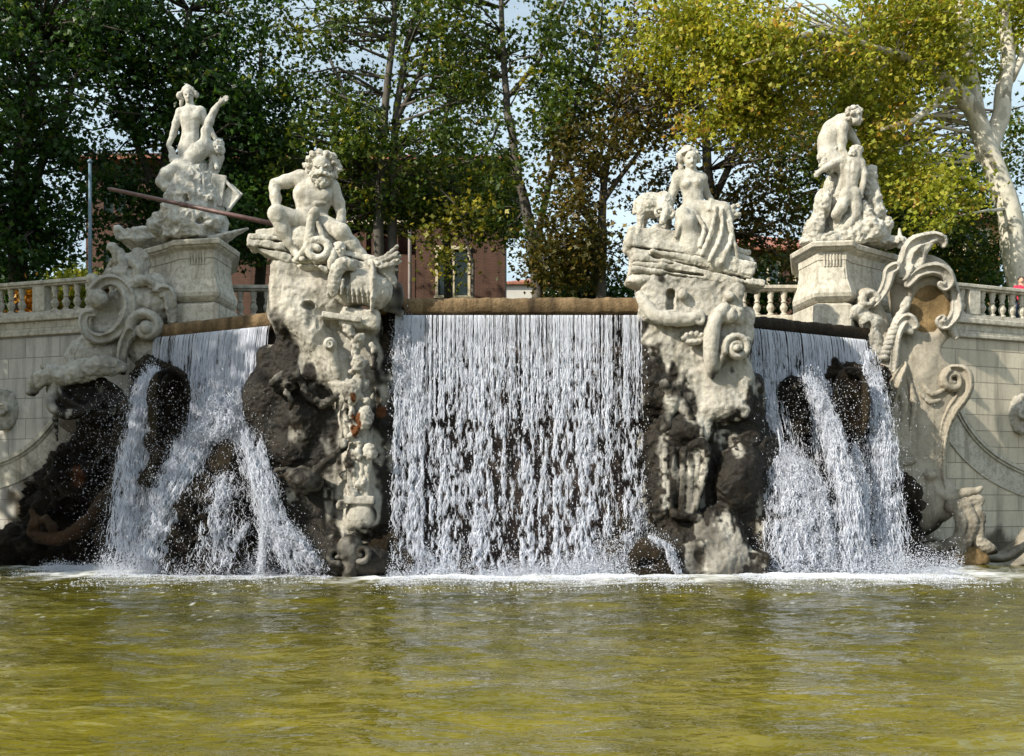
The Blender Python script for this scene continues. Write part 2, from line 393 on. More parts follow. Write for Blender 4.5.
def m_leaf(name, stops, trans=.45):
    m, t, b = new_mat(name); at = t.nodes.new('ShaderNodeAttribute'); at.attribute_name = 'tint'
    col = ramp(t, at.outputs['Fac'], stops)
    t.links.new(col, b.inputs['Base Color']); b.inputs['Roughness'].default_value = .45; b.inputs['Specular IOR Level'].default_value = .35
    tr = t.nodes.new('ShaderNodeBsdfTranslucent')
    t.links.new(mixc(t, 1.0, col, (1.25, 1.15, .55, 1), 'MULTIPLY'), tr.inputs[0])
    mx = t.nodes.new('ShaderNodeMixShader'); mx.inputs[0].default_value = trans
    t.links.new(b.outputs[0], mx.inputs[1]); t.links.new(tr.outputs[0], mx.inputs[2])
    t.links.new(mx.outputs[0], t.nodes['Material Output'].inputs[0])
    return m

def m_fall(name, c=(.80, .83, .91)):
    """aerated falling water"""
    m, t, b = new_mat(name)
    b.inputs['Base Color'].default_value = c + (1,); b.inputs['Roughness'].default_value = .25; b.inputs['IOR'].default_value = 1.33
    tr = t.nodes.new('ShaderNodeBsdfTranslucent'); tr.inputs[0].default_value = c + (1,)
    gl = t.nodes.new('ShaderNodeBsdfTransparent'); gl.inputs[0].default_value = (1, 1, 1, 1)
    mx = t.nodes.new('ShaderNodeMixShader'); mx.inputs[0].default_value = .4
    t.links.new(b.outputs[0], mx.inputs[1]); t.links.new(tr.outputs[0], mx.inputs[2])
    m2 = t.nodes.new('ShaderNodeMixShader'); m2.inputs[0].default_value = .16
    t.links.new(mx.outputs[0], m2.inputs[1]); t.links.new(gl.outputs[0], m2.inputs[2])
    t.links.new(m2.outputs[0], t.nodes['Material Output'].inputs[0])
    return m

def m_glass(name):
    m, t, b = new_mat(name); b.inputs['Base Color'].default_value = (.03, .045, .05, 1); b.inputs['Roughness'].default_value = .06
    b.inputs['Specular IOR Level'].default_value = .9; return m

M = {}
M['statue'] = m_stone('statue_marble', (.54, .52, .465), .70, .6, dirt=.85)
M['statue_shade'] = m_stone('marble_shade_tint', (.56, .55, .51), .68, .6, dirt=.8)  # cooler copy of the marble, with the left side's shade in its colour
M['carved'] = m_stone('carved_limestone', (.46, .44, .395), .62, .6, dirt=.7)
M['cart'] = m_stone('cartouche_limestone', (.37, .335, .275), .62, .4, dirt=.45)
M['ochre'] = m_stone('ochre_stained_stone', (.26, .18, .09), .5, .6)
M['ped'] = m_stone('pedestal_limestone', (.56, .53, .46), .8, .25)
M['rock'] = m_stone('wet_rock', (.08, .06, .036), .5, 1.0, .2)
M['lip'] = m_stone('weir_stone', (.25, .175, .10), .5, .8)
M['wall'] = m_ashlar('ashlar_wall', (.43, .40, .34), 1.35, .60)
M['wetwall'] = m_ashlar('wet_back_wall', (.035, .022, .017), .55, .28, mcol=(.06, .05, .04), stain=False, var=.35)
M['brick'] = m_ashlar('red_brick', (.085, .036, .022), .30, .085, mortar=.008, stain=False, mcol=(.13, .085, .065), var=.2)
M['tile'] = m_ashlar('roof_tile', (.36, .14, .09), .28, .4, off=0, stain=False, var=.25)
M['cream'] = m_plain('cream_frame', (.55, .48, .34), .6, .15)
M['ochrewall'] = m_plain('ochre_plaster', (.48, .27, .12), .85, .15, .6)
M['greywall'] = m_plain('pale_plaster', (.50, .48, .45), .85, .12, .6)
M['glass'] = m_glass('window_glass')
M['polemetal'] = m_plain('blue_grey_paint', (.10, .16, .21), .45, .2)
M['bronze'] = m_plain('bronze_rod', (.11, .06, .055), .5, .3, 6)
M['pipe'] = m_plain('zinc_pipe', (.28, .25, .24), .5, .15)
M['bark'] = m_plain('grey_bark', (.075, .066, .055), .9, .45, 2.2)
M['palebark'] = m_plain('plane_bark', (.44, .41, .35), .85, .5, 1.3)
def m_bark(name, a, b_, c):
    m, t, b = new_mat(name); v = objco(t); n = noise(t, 1.6, 3, .5, mapping(t, v, (1.3, 1.3, .7)))
    t.links.new(ramp(t, n, [(.40, a), (.44, b_), (.55, b_), (.60, c)]), b.inputs['Base Color']); b.inputs['Roughness'].default_value = .85
    bump(t, noise(t, 9, 5, .6, v), .3, .03, b); return m
M['palebark'] = m_bark('plane_bark', (.24, .22, .17), (.52, .49, .42), (.36, .35, .29))
M['darkbark'] = m_plain('dark_bark', (.055, .045, .035), .9, .4, 2)
M['grav'] = m_plain('park_gravel', (.22, .19, .14), .95, .2, .8)
M['grassy'] = m_plain('park_lawn', (.06, .08, .025), .95, .3, .8)
M['void'] = m_plain('dark_hollow', (.012, .01, .008), .9, .2)
M['leaf_dark'] = m_leaf('shade_dark_green_leaves', [(0, (.012, .034, .008)), (.5, (.032, .085, .017)), (.85, (.08, .16, .026)), (1, (.18, .23, .04))])  # greens kept dark, so part of the left trees' shade is in the colour
M['leaf_mid'] = m_leaf('mid_green_leaves', [(0, (.025, .050, .010)), (.5, (.075, .13, .020)), (.82, (.18, .21, .035)), (1, (.36, .32, .05))])
M['leaf_rust'] = m_leaf('autumn_brown_leaves', [(0, (.03, .032, .008)), (.5, (.09, .085, .017)), (.8, (.17, .11, .025)), (1, (.30, .23, .04))])
M['leaf_gold'] = m_leaf('sunlit_yellow_green_leaves', [(0, (.10, .14, .012)), (.45, (.33, .37, .040)), (.8, (.56, .52, .10)), (1, (.50, .32, .08))], .52)  # autumn yellow-green raised further, with strong sun on the crown mixed in
M['leaf_flame'] = m_leaf('orange_leaves', [(0, (.35, .10, .01)), (1, (.55, .30, .02))])
M['fall'] = m_fall('falling_water')
# ------------------------------------------------------------------ the setting
TZ = 7.40                                            # terrace level
LW = lambda x: 31.15 + (-12.7 - x) * .333            # plan of the left retaining wall's face
RW = lambda x: 31.93 + (x - 13.5) * .406
# ground: one sheet to the horizon with the basin cut out and the terrace raised behind the wall line
v = [(-900, -900, .35), (900, -900, .35), (900, 8, .35), (21, 8, .35), (21, -14, .35), (-21, -14, .35), (-21, 8, .35), (-900, 8, .35)]
gl = [(-900, 36.4, .35), (-21, 36.4, .35), (21, 36.4, .35), (900, 36.4, .35)]
mb = MB(); mb.add(v, [(0, 1, 4, 5), (0, 5, 6, 7), (1, 2, 3, 4)])
mb.add([(-900, 8, .35), (-21, 8, .35), (-21, 35.2, .35), (-900, 35.2, .35)], [(0, 1, 2, 3)])
mb.add([(21, 8, .35), (900, 8, .35), (900, 36.2, .35), (21, 36.2, .35)], [(0, 1, 2, 3)])
for x0, x1, y0 in ((-21.02, -21, -14), (21, 21.02, -14)): mb.add([(x0, y0, .35), (x0, 36, .35), (x0, 36, -1.2), (x0, y0, -1.2)], [(0, 1, 2, 3)])
struct(mb.build('ground', M['grav']))
mb = MB()
mb.add([(-900, 35.2, TZ), (-21, LW(-21) + .3, TZ), (-12, LW(-12) + .3, TZ), (-9, 32.6, TZ), (9, 32.6, TZ), (13, RW(13) + .3, TZ), (21, RW(21) + .3, TZ), (900, 36.2, TZ), (900, 1500, TZ), (-900, 1500, TZ)],
       [(0, 1, 2, 3, 4, 5, 6, 7, 8, 9)])
mb.add([(-900, 35.2, TZ), (-21, LW(-21) + .3, TZ), (-21, LW(-21) + .3, .3), (-900, 35.2, .3)], [(0, 1, 2, 3)])
mb.add([(21, RW(21) + .3, TZ), (900, 36.2, TZ), (900, 36.2, .3), (21, RW(21) + .3, .3)], [(0, 1, 2, 3)])
struct(mb.build('terrace_ground', M['grassy']))
mb = MB(); mb.add([(-21, -14, -.9), (21, -14, -.9), (21, 36, -.9), (-21, 36, -.9)], [(0, 1, 2, 3)])
struct(mb.build('basin_floor', M['grav']))

# ---- retaining walls (ashlar), each with its moulded coping; the local x axis runs along the wall
def wall_thing(label, fn, xa, xb, slope, stainf):
    base = np.array([xa, fn(xa), 0.0]); d = np.array([1, slope]); d /= np.linalg.norm(d)
    t = thing('retaining_wall', label, 'wall', base)
    L = abs(xb - xa) * math.hypot(1, slope); sg = 1 if xb > xa else -1
    # wall face as a fine grid so the stain can follow it
    nx, nz = int(L / .12), 60
    ang = math.atan2(slope * sg, sg) if sg > 0 else math.atan2(slope * sg, sg) + math.pi
    U, Zz = np.meshgrid(np.linspace(0, L, nx), np.linspace(-.8, 6.86, nz))
    dx, dy = (xb - xa) / L, (fn(xb) - fn(xa)) / L
    fv = np.stack([xa + U.ravel() * dx, fn(xa) + U.ravel() * dy, Zz.ravel()], 1)
    n = np.array([dy, -dx, 0]);  n = n if n[1] < 0 else -n
    k = np.arange(nx * nz).reshape(nz, nx)
    f = np.stack([k[:-1, :-1].ravel(), k[:-1, 1:].ravel(), k[1:, 1:].ravel(), k[1:, :-1].ravel()], 1)
    back = fv - n * .9; m0 = len(fv)
    fb = f[:, ::-1] + m0
    edge = []
    b = k
    for a, c in zip(b[0, :-1], b[0, 1:]): edge.append((c, a, a + m0, c + m0))
    for a, c in zip(b[-1, :-1], b[-1, 1:]): edge.append((a, c, c + m0, a + m0))
    for a, c in zip(b[:-1, 0], b[1:, 0]): edge.append((a, c, c + m0, a + m0))
    for a, c in zip(b[:-1, -1], b[1:, -1]): edge.append((c, a, a + m0, c + m0))
    V = np.vstack([fv, back]); Fq = np.vstack([f, fb, np.array(edge)])
    px = CX + V[:, 0] * F / V[:, 1]; py = HY - (V[:, 2] - CH) * F / V[:, 1]
    mo = mesh_obj('masonry', V, Fq, None, t, False, {'stain': ('POINT', stainf(px, py, V))})
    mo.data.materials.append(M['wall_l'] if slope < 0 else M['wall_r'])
    a2 = (xa, fn(xa)); b2 = (xb, fn(xb)); q = (a2, b2) if xb > xa else (b2, a2)
    mb = MB(); p0, p1 = q
    for z0, z1, w_ in ((6.86, 6.98, .10), (6.98, 7.08, .05), (7.08, 7.30, .02), (7.30, 7.46, .14)): mb.obox(p0, p1, (w_, .55), z0, z1)
    mb.build('coping', M['ped'], t, bevel=.025)
    return t
def wet_low(px, py, v): return sstep(-.15, .15, .55 - v[:, 2] + 1.1 * (vn(v, .9) - .5) + .5 * (vn(v, .3) - .5)) * .9
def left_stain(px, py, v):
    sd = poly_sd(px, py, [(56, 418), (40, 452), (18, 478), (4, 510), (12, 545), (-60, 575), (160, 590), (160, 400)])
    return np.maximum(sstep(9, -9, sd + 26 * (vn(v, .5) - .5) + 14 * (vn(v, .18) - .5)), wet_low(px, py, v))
M['wall_l'] = m_ashlar('ashlar_wall_shade_tint', (.48, .465, .43), 1.30, .62, ang=math.atan(.333))  # greyer copy of the ashlar, shade put into its colour
M['wall_r'] = m_ashlar('ashlar_wall_sun_tint', (.60, .54, .43), 1.75, .50, ang=-math.atan(.406), bumpy=.8)  # paler, warmer copy of the ashlar, sunlight put into its colour
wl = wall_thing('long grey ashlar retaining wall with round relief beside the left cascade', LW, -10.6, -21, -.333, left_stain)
wr = wall_thing('long cream ashlar retaining wall beside the tall scrolled cartouche', RW, 11.2, 21, .406, wet_low)

# wall mouldings (curved ramp bands) and shell roundels, parts of the walls
def on_wall(px, py, fn, sl, off):
    """a point in front of the wall where this column meets it"""
    k = (px - CX) / F
    if sl < 0: Y = (31.15 - 12.7 * .333) / (1 + k * .333)
    else: Y = (31.93 - 13.5 * .406) / (1 - k * .406)
    return P(px, py, Y - off)
def arc_band(pts, fn, sl, w0, w1, off, name, mat, par):
    """a raised curved band on the wall following the line pts, from w0 to w1 rows across it"""
    pts = np.array(pts, float); t = np.linspace(0, 1, 40); s = np.linspace(0, 1, len(pts))
    cf = np.polyfit(s, pts, 2); c = np.stack([np.polyval(cf[:, i], t) for i in (0, 1)], 1)
    d = np.gradient(c, axis=0); d /= np.linalg.norm(d, axis=1)[:, None]; n = np.stack([-d[:, 1], d[:, 0]], 1)
    V = []; 
    for i in range(40):
        for w_, o in ((w0, -.1), (w0, off), (w1, off), (w1, -.1)):
            q = c[i] + n[i] * w_; V.append(on_wall(q[0], q[1], fn, sl, o))
    Fq = [(i * 4 + k, i * 4 + (k + 1) % 4, i * 4 + 4 + (k + 1) % 4, i * 4 + 4 + k) for i in range(39) for k in range(4)] + [(0, 1, 2, 3), tuple(39 * 4 + k for k in (3, 2, 1, 0))]
    V = np.array(V); px = CX + V[:, 0] * F / V[:, 1]; py = HY - (V[:, 2] - CH) * F / V[:, 1]
    at = {'stain': ('POINT', left_stain(px, py, V) * .7)} if sl < 0 else None
    mesh_obj(name, V, Fq, mat, par, False, at)
la = [(-40, 470), (0, 462), (26, 450), (54, 421)]
arc_band(la, LW, -.333, -4, 0, .16, 'curved_moulding', M['ped'], wl); arc_band(la, LW, -.333, .3, 3, .09, 'curved_moulding', M['ped'], wl)
arc_band(la, LW, -.333, 3.3, 24, .045, 'curved_band', M['ped'], wl)
ra = [(958, 408), (976, 436), (1000, 458), (1030, 474), (1070, 482)]
arc_band(ra, RW, .406, -3.5, 0, .16, 'curved_moulding', M['ped'], wr); arc_band(ra, RW, .406, .3, 3, .10, 'curved_moulding', M['ped'], wr)
arc_band(ra, RW, .406, 3.3, 24, .045, 'curved_band', M['ped'], wr)

# ---- balustrades
def baluster_mesh():
    mb = MB(); pr = [(0, .105), (.06, .105), (.065, .07), (.11, .065), (.20, .115), (.27, .12), (.36, .075), (.40, .06), (.41, .085), (.45, .085), (.46, .06), (.52, .07), (.62, .105), (.68, .09), (.70, .105), (.76, .105)]
    mb.lathe((0, 0, 0), pr, 14); return mb
_bal = [None]
def balustrade(label, p0, p1, piers, z0=7.46, pitch=.42, skip_end=.3):
    p0, p1 = np.array(p0), np.array(p1); L = np.linalg.norm(p1 - p0); d = (p1 - p0) / L
    t = thing('balustrade', label, 'balustrade', (*p0, z0), 'stone balustrades along the terrace edge')
    mb = MB(); mb.obox(p0, p1, (.20, .20), z0, z0 + .11); mb.obox(p0, p1, (.15, .15), z0 + .11, z0 + .17); mb.build('plinth', M['ped'], t, bevel=.015)
    mb = MB(); mb.obox(p0, p1, (.15, .15), z0 + .93, z0 + .99); mb.obox(p0, p1, (.21, .21), z0 + .99, z0 + 1.10); mb.build('rail', M['ped'], t, bevel=.02)
    edges = []
    for q in piers:
        a, b = p0 + d * (q - .22), p0 + d * (q + .22)
        mb = MB(); mb.obox(a, b, (.17, .17), z0 + .17, z0 + .93); mb.build('pier', M['ped'], t, bevel=.015); edges.append(q)
    x = pitch * .6
    while x < L - .1:
        if all(abs(x - q) > .36 for q in edges):
            if _bal[0] is None:
                o = baluster_mesh().build('baluster', M['ped'], None, smooth=True); _bal[0] = o
            else: o = _bal[0].copy(); COL.objects.link(o)
            o.parent = t; c = p0 + d * x; o.location = (c[0] - p0[0], c[1] - p0[1], .17)
        x += pitch
    return t
lb = balustrade('weathered stone balustrade on the grey wall with orange shrubs showing behind it', (-21, LW(-21) + .25), (-11.3, LW(-11.3) + .25), [3.4, 6.9])
balustrade('short stone balustrade between pedestal and bearded seated statue', (-9.2, 32.65), (-7.0, 32.65), [])
balustrade('short sunlit balustrade between draped woman statue and bright pedestal', (6.6, 32.65), (9.4, 32.65), [])
rb = balustrade('pale stone balustrade on the cream wall, with a person in red behind it', (12.6, RW(12.6) + .25), (21, RW(21) + .25), [1.9, 5.6])
# ball finial on the left balustrade's end
b = thing('ball_finial', 'small stone ball on the balustrade end beside the big volute', 'finial', P(92.6, 281, 30.6))
mb = MB(); c = P(92.6, 281, 30.6); mb.lathe(c, [(-.30, .16), (-.2, .16), (-.17, .09), (-.12, .1), (-.05, .17), (.05, .2), (.15, .17), (.22, .08), (.235, .01)], 16)
mb.build('ball', M['ped'], b, smooth=True)

# ---- the three weirs: back wall, stone lip
def weir(label, p0, p1, ztop, mat_lip, lip_h=.36):
    p0, p1 = np.array(p0), np.array(p1)
    t = thing('weir', label, 'weir', (*p0, 0), 'weirs the water falls from')
    mb = MB(); mb.obox(p0, p1, (-.55, 3.2), -.8, ztop - lip_h); 
    o = mb.build('back_wall', M['wetwall'], t)
    # lip: eroded slab with a rounded front edge
    L = np.linalg.norm(p1 - p0); d = (p1 - p0) / L; n = np.array([d[1], -d[0]]); nx = int(L / .05)
    prof = [(-.6, ztop - lip_h), (.02, ztop - lip_h), (.10, ztop - lip_h + .05), (.12, ztop - .12), (.09, ztop - .03), (.0, ztop), (-3.2, ztop)]
    V = []; s = np.linspace(0, L, nx)
    for k, (o_, z) in enumerate(prof):
        q = np.stack([p0[0] + d[0] * s, p0[1] + d[1] * s, np.full(nx, z)], 1); e = vn(q, .22) - .5 + .6 * (vn(q, .07) - .5)
        q[:, :2] += n * (o_ + (e * .05 if 0 < k < 6 else 0 * e))[:, None]; q[:, 2] += e * .035 if 0 < k < 6 else 0
        V.append(q)
    m_ = len(prof); idx = np.arange(m_ * nx).reshape(m_, nx)
    f = np.stack([idx[:-1, :-1].ravel(), idx[:-1, 1:].ravel(), idx[1:, 1:].ravel(), idx[1:, :-1].ravel()], 1)
    mesh_obj('lip', np.vstack(V), f, mat_lip, t, True, {'stain': ('POINT', np.clip(1.3 * vn(np.vstack(V) * [1, 1, .15], .17) - .5, 0, .8) if mat_lip is M['lip'] else np.full(m_ * nx, .85))})
    return t
CWL = [(-3.35, 26.2), (3.85, 26.2)]; LWL = [(-10.0, 28.95), (-6.0, 26.75)]; RWL = [(5.75, 26.75), (9.95, 29.1)]
weir('wide brown stone weir that the central curtain of water falls from', CWL[0], CWL[1], 6.96, M['lip'], .40)
weir('ochre angled stone weir below the pedestal with the raised arm statue', LWL[0], LWL[1], 6.72, M['lip'], .40)
weir('dark wet angled weir below the bright sunlit pedestal', RWL[0], RWL[1], 6.66, M['lipdark'] if 'lipdark' in M else m_stone('dark_weir_stone', (.10, .07, .04), .5, .8), .36)
# small bolts on the central weir
# ---- pedestals
def pedestal(label, plan, zc, zt, group, front):
    """plan counter-clockwise; front = index pair of the panel's edge"""
    c = np.mean(plan, 0); t = thing('statue_pedestal', label, 'pedestal', (*c, zt), group)
    mb = MB(); mb.loft(plan, [(zt - .3, .18), (zt + .30, .18), (zt + .36, .05), (zt + .40, -.02)]); mb.build('plinth', M['ped'], t, bevel=.02)
    z0 = zt + .40; z1 = zc - .50; h = z1 - z0
    pr = [(z0, -.02), (z0 + .05, .10), (z0 + .13, .17), (z0 + .24, .19), (z0 + .38, .15), (z0 + .62, .06), (z0 + .9, .015), (z1, 0)]
    mb = MB(); mb.loft(plan, pr); mb.build('die', M['ped'], t, bevel=.012)
    mb = MB(); mb.loft(plan, [(z1 + .002, .02), (z1 + .22, .02), (z1 + .25, .06), (z1 + .30, .15), (z1 + .34, .17), (z1 + .345, .23), (z1 + .46, .26), (z1 + .50, .22), (z1 + .505, -.1)]); mb.build('cornice', M['ped'], t, bevel=.015)
    a, b_ = np.array(plan[front[0]]), np.array(plan[front[1]]); d = (b_ - a) / np.linalg.norm(b_ - a)
    n = np.array([d[1], -d[0]]); L = np.linalg.norm(b_ - a)
    mb = MB(); 
    for k in range(6):
        u = L / 2 + (k - 2.5) * .085; q0, q1 = a + d * (u - .022), a + d * (u + .022); mb.obox(q0, q1, (.045, 0), z1 - .18, z1 + .18)
    mb.build('flutes', M['ped'], t, bevel=.008)
    q0, q1 = a + d * .06, b_ - d * .06
    mb = MB(); q = [q0 + n * .05, q1 + n * .05, q1 - n * .1, q0 - n * .1]; mb.loft(q[::-1] if False else [q[3], q[2], q[1], q[0]][::-1], [(z0 + .0, -.02), (z0 + .06, .06), (z0 + .14, .13), (z0 + .24, .15), (z0 + .38, .11), (z0 + .62, .03), (z1 - .22, 0)])
    mb.build('front_panel', M['ped'], t, bevel=.012)
    return t
def xy(px, Y): return ((px - CX) * Y / F, Y)
pedestal('shaded stone pedestal under the statue raising its arm', [xy(180, 29.2), xy(214, 29.0), xy(231, 30.4), xy(229, 32.4), xy(112, 33.2), xy(119, 31.4), xy(171, 29.6)], 9.12, 7.0, 'tall stone statue pedestals', (0, 1))
pedestal('sunlit stone pedestal under the stooping pair of statues', [xy(818, 29.2), xy(846, 29.1), xy(851, 29.5), xy(907, 31.4), xy(905, 33.2), xy(800, 32.6), xy(799, 30.5)], 9.08, 7.0, 'tall stone statue pedestals', (0, 1))

# ---- buildings behind the trees
def window(parent, x, y, z, w_, h, fm='cream', n=2, deep=.25, label=None):
    mb = MB(); t_ = .14
    mb.box(x - w_ / 2 - t_, x - w_ / 2, y - .10, y + .1, z, z + h); mb.box(x + w_ / 2, x + w_ / 2 + t_, y - .10, y + .1, z, z + h)
    mb.box(x - w_ / 2 - t_ - .05, x + w_ / 2 + t_ + .05, y - .16, y + .1, z + h + .002, z + h + .2); mb.box(x - w_ / 2 - t_ - .08, x + w_ / 2 + t_ + .08, y - .18, y + .1, z - .14, z - .002)
    for k in range(1, n): xx = x - w_ / 2 + w_ * k / n; mb.box(xx - .09, xx + .09, y - .06, y + .08, z, z + h)
    o = mb.build('window', M[fm], parent, bevel=.01)
    g = MB(); g.box(x - w_ / 2 + .004, x + w_ / 2 - .004, y - .035, y + .035, z + .004, z + h - .004); gg = g.build('pane', M['glass'], parent); gg.parent = o
    return o
YB = 56.0; u = YB / F
bx = lambda px: (px - CX) * u
bz = lambda py: CH + (HY - py) * u
br = thing('brick_villa', 'red brick villa with tiled roof and arched loggia behind the trees', 'house', (bx(300), YB, TZ))
mb = MB(); ex = .0
mb.box(bx(415), bx(505), YB, YB + 16, TZ - .3, bz(160))                 # right wing
mb.box(bx(82), bx(318), YB + .5, YB + 16, TZ - .3, bz(150))             # left wing
mb.box(bx(318), bx(415), YB + 3.2, YB + 16, TZ - .3, bz(150))           # recessed middle
mb.box(bx(318), bx(415), YB + .9, YB + 1.4, TZ - .3, bz(252))           # loggia parapet
mb.build('wall', M['brick'], br)
mb = MB(); mb.box(bx(316), bx(414.6), YB + .6, YB + 1.7, bz(221), bz(217)); mb.box(bx(415) - .02, bx(505) + .05, YB - .06, YB, bz(225), bz(223))
mb.build('string_course', M['cream'], br)
# arcade: three brick arches in front of the loggia
mb = MB()
for a in range(3):
    cx_ = bx(318) + (a + .5) * (bx(415) - bx(318)) / 3; r_ = 1.35; zs = bz(246)
    seg = 14
    for i in range(seg):
        t0, t1 = math.pi * i / seg, math.pi * (i + 1) / seg
        q = [(cx_ + r_ * math.cos(t0), zs + r_ * .8 * math.sin(t0)), (cx_ + r_ * math.cos(t1), zs + r_ * .8 * math.sin(t1)), (cx_ + r_ * math.cos(t1), bz(221) - .001), (cx_ + r_ * math.cos(t0), bz(221) - .001)]
        vv = [(x, YB + .9, z) for x, z in q] + [(x, YB + 1.5, z) for x, z in q]
        mb.add(vv, [(0, 1, 2, 3), (7, 6, 5, 4), (0, 4, 5, 1), (2, 6, 7, 3), (1, 5, 6, 2), (0, 3, 7, 4)])
    for xx in (cx_ - r_ - .25, cx_ + r_ - .02): mb.box(xx, xx + .27, YB + .92, YB + 1.48, bz(252) + .002, bz(221) - .002)
mb.build('arcade', M['brick'], br)
mb = MB()
def hip(x0, x1, y0, y1, z, h, o=.9):
    x0 -= o; x1 += o; y0 -= o; y1 += o; r = (y1 - y0) / 2
    v = [(x0, y0, z), (x1, y0, z), (x1, y1, z), (x0, y1, z), (x0 + r, (y0 + y1) / 2, z + h), (x1 - r, (y0 + y1) / 2, z + h)]
    if x1 - x0 < 2 * r: v[4] = v[5] = ((x0 + x1) / 2, (y0 + y1) / 2, z + h)
    w_ = [(x, y, zz - .18) for x, y, zz in v[:4]]
    mb.add(v + w_, [(0, 1, 5, 4), (1, 2, 5), (2, 3, 4, 5), (3, 0, 4), (0, 6, 7, 1), (1, 7, 8, 2), (2, 8, 9, 3), (3, 9, 6, 0), (6, 9, 8, 7)])
hip(bx(82), bx(505), YB + .5, YB + 16, bz(158), 2.9)
mb.build('roof', M['tile'], br)
window(br, bx(453), YB, bz(296), 1.6, bz(250) - bz(296)); window(br, bx(453), YB, bz(212), 1.5, 2.3)
for px in (112, 292):
    window(br, bx(px), YB + .5, bz(285), 1.2, 2.2, 'brick'); window(br, bx(px), YB + .5, bz(212), 1.2, 2.2, 'brick')
mb = MB(); mb.tube([(bx(410), YB - .1, TZ - .2, .10), (bx(410), YB - .1, bz(240), .10), (bx(410), YB - .1, bz(160), .10)], 8); mb.build('drainpipe', M['pipe'], br, smooth=True)
Y2 = 66.0
oh = thing('brick_house', 'low brick house showing between pale pedestal and draped woman', 'house', P(770, 300, Y2))
q = lambda px, py: P(px, py, Y2)
mb = MB(); mb.box(q(700, 0)[0], q(838, 0)[0], Y2, Y2 + 10, TZ - .3, q(0, 250)[2]); mb.build('wall', M['brick'], oh)
mb = MB(); hip(q(700, 0)[0], q(838, 0)[0], Y2, Y2 + 10, q(0, 250)[2], 2.2); mb.build('roof', M['tile'], oh)
for px in (728, 768, 806): window(oh, q(px, 0)[0], Y2, q(0, 290)[2], 1.3, 1.7)
oh = thing('ochre_house', 'ochre plastered house with tiled roof behind the big plane tree', 'house', P(930, 300, Y2))
mb = MB(); mb.box(q(862, 0)[0], q(985, 0)[0], Y2 - 2, Y2 + 8, TZ - .3, q(0, 228)[2]); mb.build('wall', M['ochrewall'], oh)
mb = MB(); hip(q(862, 0)[0], q(985, 0)[0], Y2 - 2, Y2 + 8, q(0, 228)[2], 2.0); mb.build('roof', M['tile'], oh)
for px in (885, 925, 962): window(oh, q(px, 0)[0], Y2 - 2, q(0, 275)[2], 1.3, 2.2)
Y3 = 95.0
oh = thing('far_house', 'small distant pale house with red roof seen beside the brick villa', 'house', P(525, 300, Y3))
q = lambda px, py: P(px, py, Y3)
mb = MB(); mb.box(q(503, 0)[0], q(560, 0)[0], Y3, Y3 + 8, TZ - .3, q(0, 283)[2]); mb.build('wall', M['greywall'], oh)
mb = MB(); hip(q(503, 0)[0], q(560, 0)[0], Y3, Y3 + 8, q(0, 283)[2], 1.2, .4); mb.build('roof', M['tile'], oh)

# ---- slim pole behind the left balustrade, bronze rod, person
t = thing('slim_pole', 'slim blue grey pole standing behind the left balustrade', 'pole', P(90, 300, 33.4) * [1, 1, 0] + [0, 0, TZ])
a = P(90, 300, 33.4); zt = P(90, 163, 33.4)[2]
mb = MB(); mb.lathe((a[0], 33.4, TZ), [(0, .10), (.5, .10), (.55, .065), (2.5, .06), (zt - TZ, .05)], 10); mb.build('shaft', M['polemetal'], t, smooth=True)
mb = MB(); mb.lathe((a[0], 33.4, zt), [(0, .07), (.06, .09), (.10, .05), (.14, .01)], 10); mb.build('cap', M['polemetal'], t, smooth=True)
t = thing('long_rod', 'long dark red bronze rod reaching from behind the seated bearded statue', 'rod', P(268, 222, 27.0))
a, b2 = P(108, 188.5, 27.9), P(272, 223.5, 26.6)
mb = MB(); mb.tube([(*(a + (b2 - a) * s_), r_) for s_, r_ in ((0, .035), (.02, .05), (.3, .055), (.65, .06), (1, .065))], 8); mb.build('shaft', M['bronze'], t, smooth=True)
mb = MB(); mb.tube([(*(a + (b2 - a) * s_), r_) for s_, r_ in ((.45, .07), (.475, .075), (.5, .07))], 8); mb.build('collar', M['bronze'], t, smooth=True)
# ------------------------------------------------------------------ statue groups (each figure one continuous body)
def fold(c, pts, r, k=1.2, n=3): c.chain([(x, y, d, r) for x, y, d in pts], k, n=n)

# ==== left: standing nude with a reclining figure that stretches an arm up
YA = 29.6
A = thing('statue_group', 'tall statue group with a nude standing behind a reclining figure raising one arm', 'statue', P(195, 241, YA), 'stone statue groups on the fountain')
c = Carve(YA)                                                        # standing figure
c.head((188.7, 95), 5.6, turn=-.12, k=1.2, d=3)
c.cap((189.6, 100, 4), (190.4, 108, 4), 3.6, 4.2, 2)
c.ell((190.5, 118, 4), (10.2, 11, 6.5), 3); c.ell((186, 116.5, -.5), (5, 4.2, 3), 2); c.ell((195.5, 116, -.5), (5, 4.2, 3), 2)
c.cap((190.5, 125, 4), (190.5, 136, 4), 8.2, 8.6, 5, ys=.75); c.ell((189.8, 145, 3), (10.2, 11, 7.2), 4); c.ell((189.5, 140, -1), (6.5, 6.5, 4.5), 3)
c.cap((181.5, 112, 4), (200, 110.5, 4), 4.6, 4.6, 4)
c.cap((185.5, 150, 3), (183, 176, 0), 7.5, 5.6, 4); c.cap((195, 150, 3), (199, 176, 4), 7, 5, 4)
c.chain([(180, 113, 4, 4.4), (176.5, 123, 4, 3.9), (173.2, 134, 4, 3.1), (168.6, 145.5, 1, 2.5)], 2); c.hand((168.3, 145, 1), (171.5, 153, -1), 2.0, side=-1)
